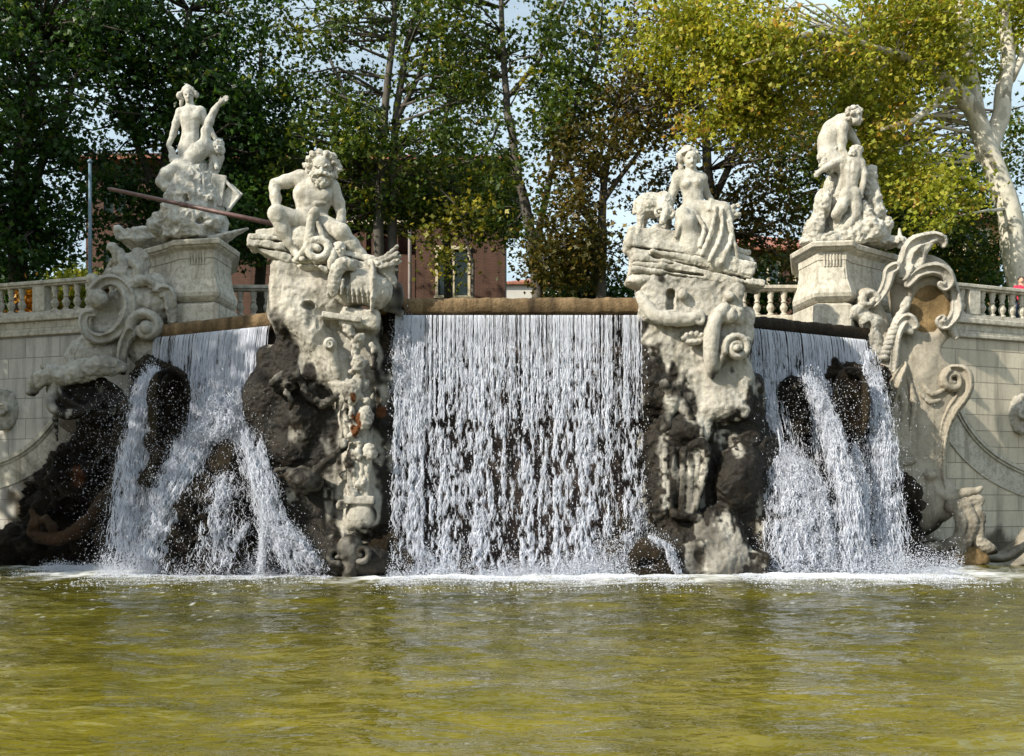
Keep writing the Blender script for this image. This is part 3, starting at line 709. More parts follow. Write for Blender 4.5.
c.chain([(201.5, 111.5, 4, 4.4), (205.6, 123, 6, 3.7), (210, 130, 8, 3.0), (215.4, 138.5, 9, 2.4)], 2); c.hand((215.4, 138.5, 9), (217.5, 146, 7), 2.0)
c.build('standing_figure', M['statue_shade'], A, .018, ((.006, .12),))
c = Carve(YA)                                                        # her hair, drawn into side buns
c.ell((188.4, 91, 4.2), (6.6, 5.2, 6.5), 2); c.ell((179.5, 95.6, 4), (3.4, 3.8, 3.6), 1.5); c.ell((196.0, 94.5, 4), (2.8, 3.4, 3.4), 1.5); c.ell((187.5, 86.5, 4), (3.2, 2.6, 3), 1.5)
c.cap((181.5, 92.5, 1.5), (185.5, 88.6, 0), 1.6, 1.6, 1); c.cap((191, 88.6, 0), (195.5, 92, 1.5), 1.6, 1.6, 1); c.cap((182, 99, 5), (181, 106, 6), 2.4, 1.6, 1.5)
c.build('hair', M['statue_shade'], A, .018, ((.012, .05),))
c = Carve(YA)                                                        # reclining figure
c.head((216, 147, ), 5.2, turn=.4, tilt=-25, d=-2)
c.cap((213, 151, -3), (208, 149, -4), 3.4, 4.5, 2)
c.chain([(205.5, 144, -6, 5.6), (206, 131, -7, 4.3), (209.5, 121, -7, 3.9), (214, 111, -7.5, 3.1), (218.3, 104.6, -8, 2.4)], 2.5)
c.hand((218.3, 104.8, -8), (228.2, 96.6, -9), 2.5, side=-1)
c.ell((199.5, 151, -6), (12.5, 9, 7.5), 4, -35); c.ell((191, 159, -6), (11, 8.6, 7.2), 5, -42); c.ell((183, 168, -5), (11, 10, 8), 5, -25)
c.ell((197, 147, -11), (4.5, 4, 2.6), 2, -30)
c.cap((181, 167, -7), (167, 174, -12), 8, 6.6, 4); c.chain([(166, 174, -12, 6.4), (161.5, 182, -12, 5.4), (165, 187, -12, 4.2), (171, 186.5, -13, 3.2), (176, 189, -14, 2.4), (178, 191.5, -15, 1.4)], 2.2)
c.cap((187, 172, -8), (189.5, 181, -13), 7.6, 6.2, 4); c.chain([(189.5, 182, -13, 5.6), (180, 185, -8, 4.6), (172, 191, -8, 3.2), (176, 196, -11, 2.4)], 2.5)
c.chain([(207, 150, -2, 4), (214, 158, 0, 3.2), (217, 168, -3, 2.4)], 2)
c.build('reclining_figure', M['statue_shade'], A, .018, ((.006, .12),))
c = Carve(YA)                                                        # hair of the reclining figure
c.ell((218, 144, 0), (6.5, 5.5, 5.5), 1.5, -20); c.ell((221, 149, 0), (4, 5.5, 4), 1.5); c.cap((214, 142, -5), (220, 141, -4), 1.7, 1.7, 1)
c.build('hair', M['statue_shade'], A, .02, ((.02, .06),))
c = Carve(YA)                                                        # loose drapery
fold(c, [(172, 151, -2), (173, 160, -4), (179, 166, -5)], 3.2); fold(c, [(176, 158, -3), (181, 163, -5)], 3.6)
fold(c, [(218, 150, 2), (219, 162, 3), (214, 176, 2)], 3.2); fold(c, [(213, 156, 1), (211, 170, 0), (206, 180, -2)], 3.4); fold(c, [(222, 152, 3), (221, 160, 4)], 2.4)
c.build('drapery', M['statue_shade'], A, .022, ((.014, .07),))
c = Carve(YA)                                                        # rock
c.chain([(196, 172, 4, 14), (193, 188, 3, 22), (193, 205, 2, 27), (193, 222, 2, 33)], 6)
c.ell((168, 230, 2), (16, 9, 14), 4, -18); c.box((152, 239, 60), (30, 6, 24), 2, 0, 1.5); c.ell((196, 238, 4), (34, 8, 18), 4); c.cap((184, 196, -14), (154, 224, -12), 6, 7, 4)
c.box((196, 210, -16), (17, 15, 8), 4, 8, 2); c.ell((174, 206, -14), (9, 13, 8), 4, 30); c.ell((212, 222, -14), (13, 9, 9), 3)
c.ell((187, 200, -22), (4, 6, 6), 2, sub=True); c.ell((200, 222, -24), (5, 4, 5), 2, sub=True); c.ell((211, 206, -20), (3, 6, 5), 2, sub=True)
c.box((188, 236, -10), (20, 4.5, 14), 1)
c.box((190, 285, 0), (90, 44, 70), .5, 0, .5, sub=True)
c.build('rock_base', M['statue_shade'], A, .026, ((.06, .30), (.035, .15, 1), (.015, .05)))
c = Carve(YA)                                                        # square tablet and strut on the right
c.box((217, 190, -8), (7.2, 15.5, 1.5), .5, 10, .4); c.chain([(222, 177, -8, 1.7), (239.5, 196, -6, 1.7), (226, 213, -8, 1.7)], .6)
c.box((230, 197, -4), (8, 11, .8), .5, 42, .3); c.cap((203.4, 172, -17), (204.6, 206, -18), 1.3, 1.3, .5)
c.build('tablet', M['statue_shade'], A, .02, ((.004, .1),))
c = Carve(YA)
c.chain([(212, 240, -6, 4), (228, 236, -8, 3.2), (248, 228.5, -10, .8)], 1.5, ys=3); c.cap((215, 238, -10), (240, 231, -12), 2.6, 1.2, 1, ys=2)
c.build('pointed_slab', M['statue_shade'], A, .022, ((.012, .12),))

# ==== bearded seated god
YBm = 25.9
B = thing('statue_group', 'seated muscular bearded statue with curly hair and a coiled serpent at its feet', 'statue', P(315, 262, YBm), 'stone statue groups on the fountain')
c = Carve(YBm)
c.head((322, 168), 9.6, turn=-.06, d=-6)
c.cap((321, 176, -3), (317, 186, 0), 7, 8, 4)
c.ell((313.5, 195, 0), (20.5, 16.5, 11.5), 5, 8); c.ell((305.5, 194, -8), (9.5, 7, 5.4), 1.6, 8); c.ell((323, 195, -8), (9, 7, 5.4), 1.6, 8)
c.cap((313, 203, 0), (311, 215, 0), 16, 15.5, 6, ys=.72); c.ell((311, 208, -7), (8, 7, 4), 3); c.ell((311, 221, 1), (17, 11, 12), 5)
for q in (-1, 1):
    for y in (204, 210, 216): c.ell((311.5 + q * 4.2, y, -9.4), (4, 2.9, 3), 1.2)
c.cap((300, 200.5, -8), (309, 203, -11), 1.6, 1.6, 2); c.cap((325, 203, -9), (316, 203.5, -11), 1.6, 1.6, 2)
c.ell((301, 178, 1), (9.2, 8, 8.5), 4); c.ell((332, 188, 1), (8, 8.5, 8), 4); c.cap((305, 182, 2), (326, 184, 2), 8, 8, 5)
c.chain([(299, 178.5, 0, 7.6), (286, 181.5, 0, 6.6), (275.5, 184, -1, 5.4), (274.4, 188, -2, 5.2), (275.6, 198, -7, 5.4), (276.6, 209, -12, 3.9)], 2.5); c.hand((276.8, 207, -14), (277.5, 219, -22), 4, side=1)
c.chain([(333.5, 190, 1, 7), (338.5, 203, 1, 6), (341, 212, 1, 4.8), (341, 222, -1, 4.6), (339.8, 231, -3, 3.6)], 2.5); c.hand((339.8, 229, -4), (338, 240, -6), 3.6)
c.cap((303, 223, -2), (278, 213.5, -15), 10.5, 8.4, 4); c.ell((276, 213.5, -17), (8, 8, 7.5), 3)
c.chain([(277, 217, -15, 7.4), (283.5, 231, -13, 7.2), (290, 243, -11, 5.2), (295.5, 252, -10, 4)], 3); c.chain([(295, 252.5, -10, 4), (299.5, 257.5, -17, 3.6), (303, 259, -24, 2.4)], 2)
c.cap((319, 223, -2), (341, 231.5, -15), 10.5, 8.4, 4); c.ell((342, 232, -16), (8, 7.6, 7.5), 3)
c.chain([(343, 235, -14, 7.2), (352, 244, -11, 6.9), (361, 254, -9, 4.8), (366, 259, -9, 3.8)], 3); c.chain([(366, 259, -9, 3.8), (373, 262, -15, 3.2), (378, 263.5, -20, 2.2)], 2)
c.build('seated_figure', M['statue'], B, .0175, ((.007, .14),))
c = Carve(YBm)                                                        # curls and beard
for x, y, d, r in ((308.5, 166, -4, 4.6), (310, 159.5, -6, 4.6), (313.8, 155, -8, 4.8), (320, 153, -9, 4.6), (326.5, 154, -9, 4.4), (332, 157, -7, 4.8), (335.5, 163, -5, 4.6), (337.3, 169.5, -3, 4.2), (334, 175, -3, 4), (309, 172, -3, 3.8), (339.5, 166, -2, 2.6), (305, 165, -2, 2.8)):
    c.ell((x, y, d), (r, r * .85, r), 1.2)
c.ell((322, 162, -1), (13, 9.5, 12), 2)
for x, y, d, r in ((322, 181, -13, 5), (315.5, 179.5, -11.5, 4.2), (328.5, 179.5, -11.5, 4.2), (318.5, 184, -13, 3.4), (325.5, 184, -13, 3.4), (313, 175, -9, 3.4), (331.5, 175, -9, 3.4), (322, 186, -13, 2.6)): c.ell((x, y, d), (r, r, r * .9), 1)
c.chain([(313.5, 176, -15, 1.6), (318, 173.8, -17.2, 1.7), (321.5, 172.8, -18, 1.5), (325.5, 173.8, -17.2, 1.7), (330, 176, -15, 1.6)], .8)
for q in (-1, 1): c.cap((322 + q * 2.2, 166, -16.5), (322 + q * 7, 165.4, -14.2), 1.2, 1.0, .6)
c.build('hair_and_beard', M['statue'], B, .0175, ((.026, .065), (.012, .03)))
c = Carve(YBm)                                                        # club upright between the legs, gripped stump
c.chain([(313.5, 214.5, -18, 5.2), (311, 222, -19, 4.2), (309.5, 237, -19, 5), (308.5, 248, -18, 5.6)], 2)
c.ell((314.5, 213, -19), (5.6, 5, 4.5), 1.5); c.cap((318, 223, -20), (323, 238, -21), 2.2, 3, 1)
c.build('club', M['statue'], B, .02, ((.012, .09),))
c = Carve(YBm)                                                        # serpent
c.chain([(297, 259, -20, 3.0), (303, 252.5, -22, 3.4), (310, 243, -24, 3.6), (319, 240, -24, 3.7), (327, 244, -24, 3.7), (328, 251, -25, 3.6), (322, 257.5, -26, 3.6), (313, 257, -26, 3.5), (309, 251.5, -25, 3.4), (313, 246.5, -24, 3.2), (318.5, 248.5, -25, 3)], 1, n=5)
c.chain([(328, 247, -22, 3.4), (334, 254, -24, 3.6), (331, 263, -26, 3.4), (333, 270, -26, 3.0)], 1, n=4)
c.build('serpent', M['statue'], B, .018, ((.006, .05),))
c = Carve(YBm)                                                        # small child's head beside the serpent
c.head((339.5, 250), 6.0, turn=.15, d=-20); c.ell((339, 246, -18.5), (6.4, 4.6, 6), 1)
c.cap((338, 257, -18), (334, 266, -17), 5, 6, 3); c.chain([(333, 262, -18, 3.4), (326, 270, -22, 2.8), (321, 267, -25, 2.2)], 1.5)
c.build('child_figure', M['statue'], B, .018, ((.01, .06),))
c = Carve(YBm)                                                        # layered rock seat
c.ell((313, 243, 4), (36, 18, 22), 4); c.box((270, 245, 0), (19, 6, 14), 2, 6, 1.5); c.box((276, 236, 2), (17, 4, 14), 2, -4, 1.5); c.box((278, 255, 2), (17, 6, 14), 3, 22, 2)
c.box((350, 262, 2), (26, 8, 16), 3, 14, 2); c.ell((330, 262, -4), (38, 12, 18), 4); c.cap((340, 228, 6), (348, 245, 4), 6, 9, 3)
for x, y, l, a_ in ((272, 241, 22, 4), (276, 250, 20, 10), (350, 258, 26, 14), (322, 266, 30, 5)): c.box((x, y, -12), (l, .7, 16), 1.2, a_, .3, sub=True)
c.build('rock_seat', M['statue'], B, .022, ((.030, .36), (.020, .16), (.010, .06)))

# ==== seated woman with a ram
YC = 26.1
Cg = thing('statue_group', 'seated draped woman statue resting an arm on a standing woolly ram', 'statue', P(690, 262, YC), 'stone statue groups on the fountain')
c = Carve(YC)
c.head((690.3, 158.5), 7.6, turn=.32, tilt=6, d=0)
c.cap((690.5, 164, 1.5), (691.5, 173, 2), 4.8, 5.6, 3)
c.ell((691, 183, 2), (12.5, 11.5, 8), 4, 6); c.ell((686.5, 184, -4.5), (5, 4.6, 4), 2); c.ell((697, 182.5, -4.5), (5, 4.6, 4), 2)
c.cap((692.3, 190, 2), (693.5, 204, 1), 9.6, 10.5, 5, ys=.8); c.ell((693, 212, 0), (14, 10, 10), 4)
c.ell((678.5, 177, 3), (6.4, 6.2, 6), 4); c.ell((701.5, 179.5, 3), (5.6, 6, 5.6), 4); c.cap((680, 175.5, 3), (701, 178, 3), 5.2, 5.2, 4)
c.chain([(677, 179, 3, 5.4), (673.5, 190, 4, 4.6), (670.5, 200, 2, 3.8), (665, 206, -4, 3)], 2); c.hand((665.5, 205, -4), (658, 210, -7), 2.7)
c.chain([(702, 181, 4, 4.8), (706, 193, 8, 4.2), (711, 202, 4, 3.4), (716, 206, -2, 2.6)], 2); c.hand((716, 206, -2), (723, 208, -5), 2.4)
c.build('seated_woman', M['statue'], Cg, .0175, ((.008, .13),))
c = Carve(YC)
c.ell((688, 153.5, 2), (8.8, 7, 8.2), 2); c.ell((680.5, 157.5, 2), (4.8, 5.6, 5), 2); c.ell((698, 158, 1.5), (3.2, 4.6, 4.4), 1.5); c.ell((687.5, 148.5, 1), (5, 3, 4.5), 1.5)
c.chain([(681, 162, 5, 3.2), (681.5, 170, 6, 2.6), (680, 178, 5, 2)], 1.2); c.cap((683, 152.5, -5), (690, 150, -6.5), 1.8, 1.8, 1); c.cap((690, 150, -6.5), (697, 153, -4.5), 1.8, 1.8, 1)
c.build('hair', M['statue'], Cg, .018, ((.02, .06),))
c = Carve(YC)                                                        # draped legs
c.cap((689, 214, -2), (686, 224, -16), 12, 10, 5); c.cap((699, 212, -2), (722, 213, -14), 12, 9.5, 5)
c.cap((721, 213, -14), (722, 240, -12), 10, 11, 5); c.cap((722, 240, -12), (716, 262, -12), 12, 14, 5); c.cap((686, 226, -14), (690, 250, -12), 10, 13, 5); c.cap((708, 226, -10), (704, 255, -9), 10, 13, 6)
for p in ([(695, 213, -14), (704, 228, -22), (700, 246, -24)], [(716, 208, -24), (711, 232, -25), (702, 254, -24)], [(722, 210, -25), (721, 236, -27), (709, 261, -26)], [(729, 213, -22), (732, 236, -24), (722, 262, -25)], [(727, 222, -24), (735, 246, -22), (737, 258, -20)], [(690, 216, -16), (680, 226, -22), (676, 236, -20)]): fold(c, p, 2.0, 1.6)
for p in ([(719.5, 216, -26), (716, 238, -28), (706, 258, -28)], [(725, 218, -26), (727, 240, -28), (716, 263, -28)]): c.chain([(*q, 1.5) for q in p], 2, sub=True, n=3)
c.box((716, 208, -14), (9, 6, 8), 2, 14, 2); c.ell((682.5, 215, -17), (7.6, 8.2, 7), 2)
c.build('drapery', M['statue'], Cg, .018, ((.010, .16),))
c = Carve(YC)                                                        # flowers in the lap
rg = np.random.default_rng(3)
for i in range(22): x, y = np.clip(rg.normal(731, 3.5), 724, 739), np.clip(rg.normal(214, 3.5), 206, 222); c.ell((x, y, -17 + rg.normal(0, 2)), (2.6, 2.4, 2.4), .8)
c.ell((730, 214, -15), (7, 7, 6), 2)
c.build('flowers', M['statue'], Cg, .02, ((.02, .05),))
c = Carve(YC)                                                        # ram
c.ell((653.5, 205.5, 0), (18.5, 12.5, 11), 4, 4); c.ell((646, 205, -1), (10.5, 12, 10.5), 3); c.ell((664, 203, -2), (9, 11, 9), 4)
c.cap((664, 202, -6), (666, 212, -15), 7.5, 5.6, 4); c.cap((666, 212, -15), (662.5, 222, -20), 5.2, 3.2, 2.5)
c.spiral((669, 213.5), 5.2, 1.5, 100, -1.2, 1.8, 1.2, -17, 1.4, .6); c.spiral((659, 213), 4.2, 1.2, 80, 1.1, 1.6, 1.0, -17, 1.4, .6)
for x, d, y0 in ((640.5, -6, 212), (644, 5, 212), (664, -4, 213), (668, 5, 213)):
    c.chain([(x + 1, y0, d, 4.8), (x, y0 + 8, d - .5, 3.4), (x + (-.8 if x < 650 else .8), y0 + 14, d, 2.5), (x, y0 + 21, d - .6, 2.3)], 2); c.ell((x, y0 + 23, d - 1), (2.8, 2, 3.2), 1)
c.cap((636, 203, 2), (634.5, 213, 1), 3, 2.2, 2)
c.build('ram', M['statue'], Cg, .018, ((.020, .10), (.014, .045)))
c = Carve(YC)                                                        # layered rock
c.ell((690, 246, 6), (34, 16, 18), 4); c.box((660, 244, 2), (34, 11, 20), 3, 6, 3); c.ell((633, 246, 0), (11, 11, 14), 3)
c.box((700, 262, 0), (52, 7, 22), 3, 13, 2); c.box((676, 256, 3), (46, 9, 20), 3, 8, 3); c.box((684, 274, 2), (54, 8, 22), 3, 8, 2); c.box((736, 282, -2), (26, 3.6, 18), 2, 10, 1)
c.ell((640, 282, -4), (16, 7, 16), 3); c.ell((657, 231, -8), (9, 6, 7), 2); c.cap((728, 255, -8), (750, 262, -8), 6, 2.6, 3); c.cap((735, 250, -8), (748, 252, -10), 4, 1.8, 2)
for x, y, l, a_ in ((672, 252, 40, 9), (700, 267, 52, 13), (668, 270, 36, 8), (708, 281, 46, 10), (650, 262, 24, 4), (726, 274, 22, 16)): c.box((x, y, -20), (l, .7, 14), 1.2, a_, .3, sub=True)
c.build('rock_seat', M['statue'], Cg, .022, ((.035, .40), (.022, .17), (.010, .06)))

# ==== stooping pair on the right pedestal
YD = 29.9
D_ = thing('statue_group', 'sunlit statue group with one figure stooping above a second seen from behind', 'statue', P(850, 243, YD), 'stone statue groups on the fountain')
c = Carve(YD)
c.head((854.5, 115.5), 7.4, turn=.6, tilt=22, d=-2, face=False); c.cap((860, 117, -6), (861.5, 120.5, -6), 1.3, 1.6, .8); c.cap((856, 114.5, -9), (861, 114.5, -7), 1.2, 1.1, 1); c.ell((858.5, 123.5, -4), (2.6, 2, 3), 1)
c.chain([(848.5, 117.5, 1, 5.2), (842.5, 121.5, 2, 6.4)], 3)
c.chain([(840, 124, 2, 8.5), (833, 130.5, 3, 10), (829.5, 140, 3, 10.2), (829.5, 150, 3, 10), (830, 158, 2, 10.5)], 6, ys=.85)
c.ell((842, 127, -4), (6.4, 6, 5.6), 3); c.chain([(842.5, 128, -6, 5.2), (842.5, 140, -6, 4.3), (841.5, 149, -6, 3.6), (846.5, 156, -7, 2.9)], 2); c.hand((846, 155, -7), (852.5, 161, -8), 2.4)
c.chain([(845, 125, 8, 4.6), (852, 136, 8, 3.8), (858, 145, 6, 2.8)], 2)
c.cap((828, 158, -2), (845, 168, -6), 9.5, 7, 4); c.chain([(846, 169, -6, 6.6), (843, 184, -2, 5.5), (838, 196, 0, 4)], 3)
c.build('stooping_figure', M['statue'], D_, .018, ((.008, .13),))
c = Carve(YD); c.ell((853.5, 111.5, -1), (8.0, 5.6, 7.8), 2); c.ell((849.5, 116, 0), (4.8, 5.6, 7), 2)
for x, y, d in ((850, 109, -7), (855, 108, -8), (860, 110.5, -6), (847.5, 113, -6), (848, 119, -6), (852.5, 113, -10), (858, 112, -8.5)): c.ell((x, y, d), (2.8, 2.5, 2.6), .9)
c.build('hair', M['statue'], D_, .018, ((.024, .06),))
c = Carve(YD)
for i in range(30):
    x, y = rg.normal(828, 5.5), rg.normal(159, 4.5); c.ell((x, y, -5 + rg.normal(0, 1.5)), (3, 3.6, 2.6), 2)
c.build('fleece', M['statue'], D_, .022, ((.022, .06),))
c = Carve(YD)
c.head((856.4, 152.5), 5.9, turn=.5, d=-9, face=False)
c.cap((855.5, 157, -9), (853, 163, -9), 4, 4.8, 2)
c.cap((843.5, 160.5, -9), (860, 162.5, -9), 4.8, 4.6, 4); c.ell((852, 168, -9), (10, 10, 6.4), 4, -4); c.cap((851, 174, -9), (850, 184, -9), 8, 7.8, 5, ys=.75)
c.ell((845.8, 193.5, -10), (5.8, 7, 6.6), 2.5); c.ell((854, 194, -10), (5.8, 7, 6.6), 2.5); c.cap((851.3, 162, -15.6), (849.8, 190, -16.5), .7, .8, 2, sub=True)
c.chain([(854.5, 196, -9, 6.8), (855.5, 208, -10, 5.6), (854.6, 215, -10, 5), (849, 224, -10, 4.6), (841, 231, -9, 3.2), (836.5, 233.5, -9, 2.6)], 3); c.chain([(837, 233, -9, 2.5), (831, 233, -12, 2), (826, 235.5, -13, 1.5)], 1.5)
c.chain([(845.5, 197, -9, 6.4), (841, 208, -14, 5.4), (836.5, 214, -13, 4.6), (838, 224, -4, 3.4)], 3)
c.chain([(842, 161, -9, 4.4), (833, 163.5, -10, 3.7), (825, 168, -11, 3.2), (819.5, 171.5, -11, 2.5)], 2); c.hand((820.5, 171, -11), (814.5, 176.5, -12), 2.2)
c.chain([(861, 163.5, -9, 4.3), (864, 175, -10, 3.4), (863, 184, -11, 2.8), (861.5, 192, -12, 2.3)], 2); c.hand((861.5, 191, -12), (861, 198.5, -13), 2.0)
c.build('figure_from_behind', M['statue'], D_, .018, ((.006, .12),))
c = Carve(YD); c.ell((856.2, 150, -9.5), (6.5, 5, 6.4), 1.5); c.ell((853, 153, -13), (4.6, 4.6, 3.8), 1.2)
c.build('hair', M['statue'], D_, .018, ((.02, .05),))
c = Carve(YD)
c.chain([(845, 172, 12, 12), (840, 190, 14, 15), (841, 212, 15, 20), (846, 236, 15, 30)], 5); c.ell((812, 246, 0), (11, 14, 12), 4, 30); c.cap((819, 215, -2), (809, 246, -4), 6, 8, 4)
c.chain([(869, 172, 4, 7), (871, 190, 4, 7.5), (876, 212, 2, 9)], 4); c.ell((869, 230, -4), (16, 13, 12), 4); c.ell((890, 244, 6), (18, 8, 12), 4); c.ell((886, 226, 4), (8, 11, 8), 3); c.cap((862, 205, -4), (870, 224, -8), 5, 7, 3)
c.ell((826, 186, -12), (7, 7, 7), 2, sub=True); c.ell((834, 214, -20), (6, 5, 6), 2, sub=True); c.ell((858, 212, -16), (4, 8, 6), 2, sub=True)
c.ell((822, 205, -4), (8, 16, 10), 3, 12); c.ell((815, 228, -6), (9, 14, 10), 3, 16); c.ell((824, 240, -6), (13, 7, 8), 3); c.ell((834, 240, -8), (9, 5, 7), 3)
c.box((850, 288, 0), (90, 44, 70), .5, 0, .5, sub=True)
c.build('rock_base', M['statue'], D_, .026, ((.045, .26), (.035, .14, 1), (.016, .05)))
c = Carve(YD); c.chain([(900, 246, 0, 3), (900, 238, 0, 2.6), (899.5, 229, 0, 1.2)], 1); c.build('spike', M['statue'], D_, .02, ((.004, .1),))

# ------------------------------------------------------------------ carved piers, half of each wet and dark
def pale_region(poly, wd=5, amp=22, top=None):
    def fn(px, py, v):
        st_ = vn(v * [1, 1, .28], .16)
        sd = poly_sd(px, py, poly) + amp * (vn(v, .42) - .5) + amp * .5 * (vn(v, .13) - .5) + amp * 1.6 * (st_ - .5)
        o = sstep(-wd * 1.6, wd * 1.6, sd) * .97
        return np.clip(o - .75 * sstep(.66, .82, vn(v * [1, 1, .4] + 7, .3)) * sstep(.35, .6, vn(v, .09)) * (sd < 60), 0, 1)
    return fn
def rust_at(spots):
    def fn(px, py, v):
        o = np.zeros(len(px))
        for x, y, rx, ry in spots:
            e = np.hypot((px - x) / rx, (py - y) / ry) + .7 * (vn(v, .12) - .5); o = np.maximum(o, sstep(1.1, .7, e))
        return o
    return fn
none = lambda px, py, v: np.zeros(len(px))
polyB = [(255, 225), (420, 225), (420, 322), (385, 330), (378, 360), (381, 520), (352, 545), (338, 520), (340, 470), (346, 425), (340, 405), (316, 385), (296, 345), (268, 308)]
stB = pale_region(polyB)
YPB = 25.9
PB = thing('carved_pier', 'carved stone pier with conch and garland below the bearded statue, dark wet lower half', 'pier', P(335, 575, YPB), 'carved stone piers between the cascades')
c = Carve(YPB)                                                        # body
c.box((317, 292, 14), (44, 32, 22), 6, 0, 10); c.box((330, 350, 20), (54, 36, 18), 8, 0, 10); c.box((330, 460, 26), (74, 118, 18), 8, 0, 12)
c.cap((285, 268, 4), (288, 320, 6), 13, 16, 6); c.cap((302, 318, 2), (336, 366, 4), 20, 13, 8); c.cap((338, 366, 4), (356, 420, 6), 14, 12, 8); c.cap((356, 420, 6), (362, 520, 6), 14, 16, 8)
c.box((362, 320, -2), (19, 9, 16), 4, 8, 4); c.box((312, 296, -6), (26, 14, 8), 5, 2, 5)
c.ell((308, 305, -14), (5.4, 4.2, 14), 1.5, 10, sub=True)
c.ell((318, 550, 8), (34, 26, 18), 8); c.ell((288, 500, 22), (28, 44, 14), 8); c.ell((384, 500, 16), (16, 60, 14), 8); c.ell((262, 400, 22), (20, 34, 14), 6); c.ell((254, 470, 24), (18, 40, 14), 6); c.ell((300, 420, 10), (22, 26, 12), 6); c.ell((288, 452, 12), (20, 18, 12), 5); c.ell((388, 400, 18), (14, 60, 12), 8); c.ell((350, 560, 0), (50, 18, 18), 6)
c.build('body', M['carved'], PB, .028, ((.05, .5), (.016, .20, 1), (.014, .08), (.007, .035)), stB, extra=rust_at([(382, 412, 6, 6)]))
c = Carve(YPB)                                                        # conch shell and its fin
c.ell((357, 288, -8), (25, 17, 18), 4, -20); c.cap((345, 280, -12), (376, 292, -10), 14, 17, 6); c.chain([(373, 263, -14, 2.5), (374, 280, -24, 3), (373, 298, -24, 2.6), (371.5, 311, -20, 1.4)], 2, ys=2.4)
for q in range(5): c.chain([(345 + q * 5, 272 + q * 1.5, -22, 1.0), (347 + q * 5, 288 + q, -27, 1.0), (348 + q * 5, 303, -22, .9)], 1.0, n=3)
c.ell((343, 276, -24), (7, 11, 6), 2, -20, sub=True)
c.build('conch', M['carved'], PB, .022, ((.014, .16), (.008, .05)))
c = Carve(YPB)                                                        # clawed drooping hand-like drape
c.chain([(352, 266, -26, 5), (343, 264, -28, 6), (336, 272, -29, 6), (334, 283, -28, 5), (333, 294, -27, 3)], 2, n=3)
for x in (328, 332, 337, 341): c.cap((x + 2, 280, -30), (x, 294, -28), 2, 1.3, 1)
c.build('drooping_leaf', M['carved'], PB, .02, ((.016, .07),))
c = Carve(YPB)                                                        # sheaf to the right
rg = np.random.default_rng(5)
for i in range(15):
    y0 = rg.uniform(-5, 8); c.chain([(366, 260 + y0 * .4, -12, 2.2), (382, 262 + y0 * .8, -14 + rg.normal(0, 3), 2.3), (398 + rg.uniform(-3, 3), 254 + y0 * 1.5 + rg.normal(0, 2), -14 + rg.normal(0, 4), 1.6)], .8, n=3)
c.cap((384, 270, -8), (392, 284, -6), 9, 6, 3)
c.build('sheaf', M['carved'], PB, .02, ((.016, .06),))
c = Carve(YPB); c.ell((394, 297, -4), (10, 15, 10), 2, 12); c.cap((386, 306, -6), (400, 312, -4), 5, 4, 2); c.build('dark_lobe', M['carved'], PB, .03, ((.03, .15),), lambda px, py, v: .7 * vn(v, .2) + .35)
c = Carve(YPB)                                                        # volute knob and panel
c.cap((330, 344, -8), (330, 344, -22), 6.8, 6.2, 1); c.spiral((330, 344), 4.5, 1, 90, 1.5, 1.2, .9, -28, 1.4, .4); c.cap((331, 352, -14), (338, 376, -8), 6, 4, 3)
c.box((343, 318, -14), (20, 3, 8), 1.5, 8, 1.2); c.ell((360, 316, -16), (10, 8, 5), 2, 0, sub=True)
c.build('volute', M['carved'], PB, .022, ((.01, .1),), stB)
c = Carve(YPB)                                                        # garland of fruit, masks and leaves hanging down the pier
for i in range(60):
    t_ = i / 59; y = 330 + 175 * t_; x = 357 + 5 * math.sin(t_ * 9) + rg.normal(0, 6.5); r_ = rg.uniform(2.6, 5.5); c.ell((x, y, -13 + rg.normal(0, 2)), (r_ * .8, r_ * rg.uniform(.8, 1.7), r_ * .8), 2.2, rg.uniform(-60, 60))
c.ell((358, 364, -16), (7, 9, 7), 2); c.ell((352, 392, -15), (9, 13, 7), 2); c.ell((365, 418, -14), (8, 12, 7), 2); c.ell((370, 452, -14), (7, 8, 7), 2)
c.build('garland', M['carved'], PB, .022, ((.03, .10), (.016, .045)), stB, extra=rust_at([(356, 426, 5, 17), (353, 398, 3, 6)]))
c = Carve(YPB)                                                        # fluted shaft below the garland
for q in range(4): c.cap((351 + q * 6, 452, -12), (350 + q * 5.5, 498, -10), 3.6, 3.2, .6)
c.box((360, 500, -10), (15, 4, 8), 1.5, 0, 1.5); c.ell((362, 516, -8), (15, 14, 10), 4)
c.build('fluted_shaft', M['carved'], PB, .022, ((.01, .1),), stB)
c = Carve(YPB)                                                        # sea-beast mask
c.ell((285, 382, 0), (16, 11, 14), 4, -20); c.cap((274, 383, -10), (296, 372, -8), 4.6, 4, 2); c.cap((296, 374, -8), (304, 388, -4), 4, 3, 2); c.ell((289, 386, -14), (4.4, 4.2, 5), 1); c.ell((289, 386, -18), (2, 2, 3), .6, sub=True)
c.chain([(286, 392, -10, 3), (292, 402, -8, 2.6), (290, 410, -6, 1.6)], 1.2); c.chain([(304, 392, -4, 4), (322, 404, -2, 4), (344, 390, -4, 2.4)], 2, n=3)
c.build('beast_mask', M['carved'], PB, .024, ((.03, .12), (.016, .05)), lambda px, py, v: np.clip(.72 + .8 * (vn(v, .16) - .3), .2, .97))
c = Carve(YPB)                                                        # fish-like lobe with fin
c.ell((304, 480, -8), (19, 13, 16), 3, 12); c.chain([(316, 472, -12, 4), (330, 460, -13, 4.6), (343, 446, -12, 3)], 2, ys=1.6); c.cap((282, 476, -6), (296, 472, -10), 4, 5, 2); c.ell((283, 470, -8), (9, 3.4, 6), 2, -10)
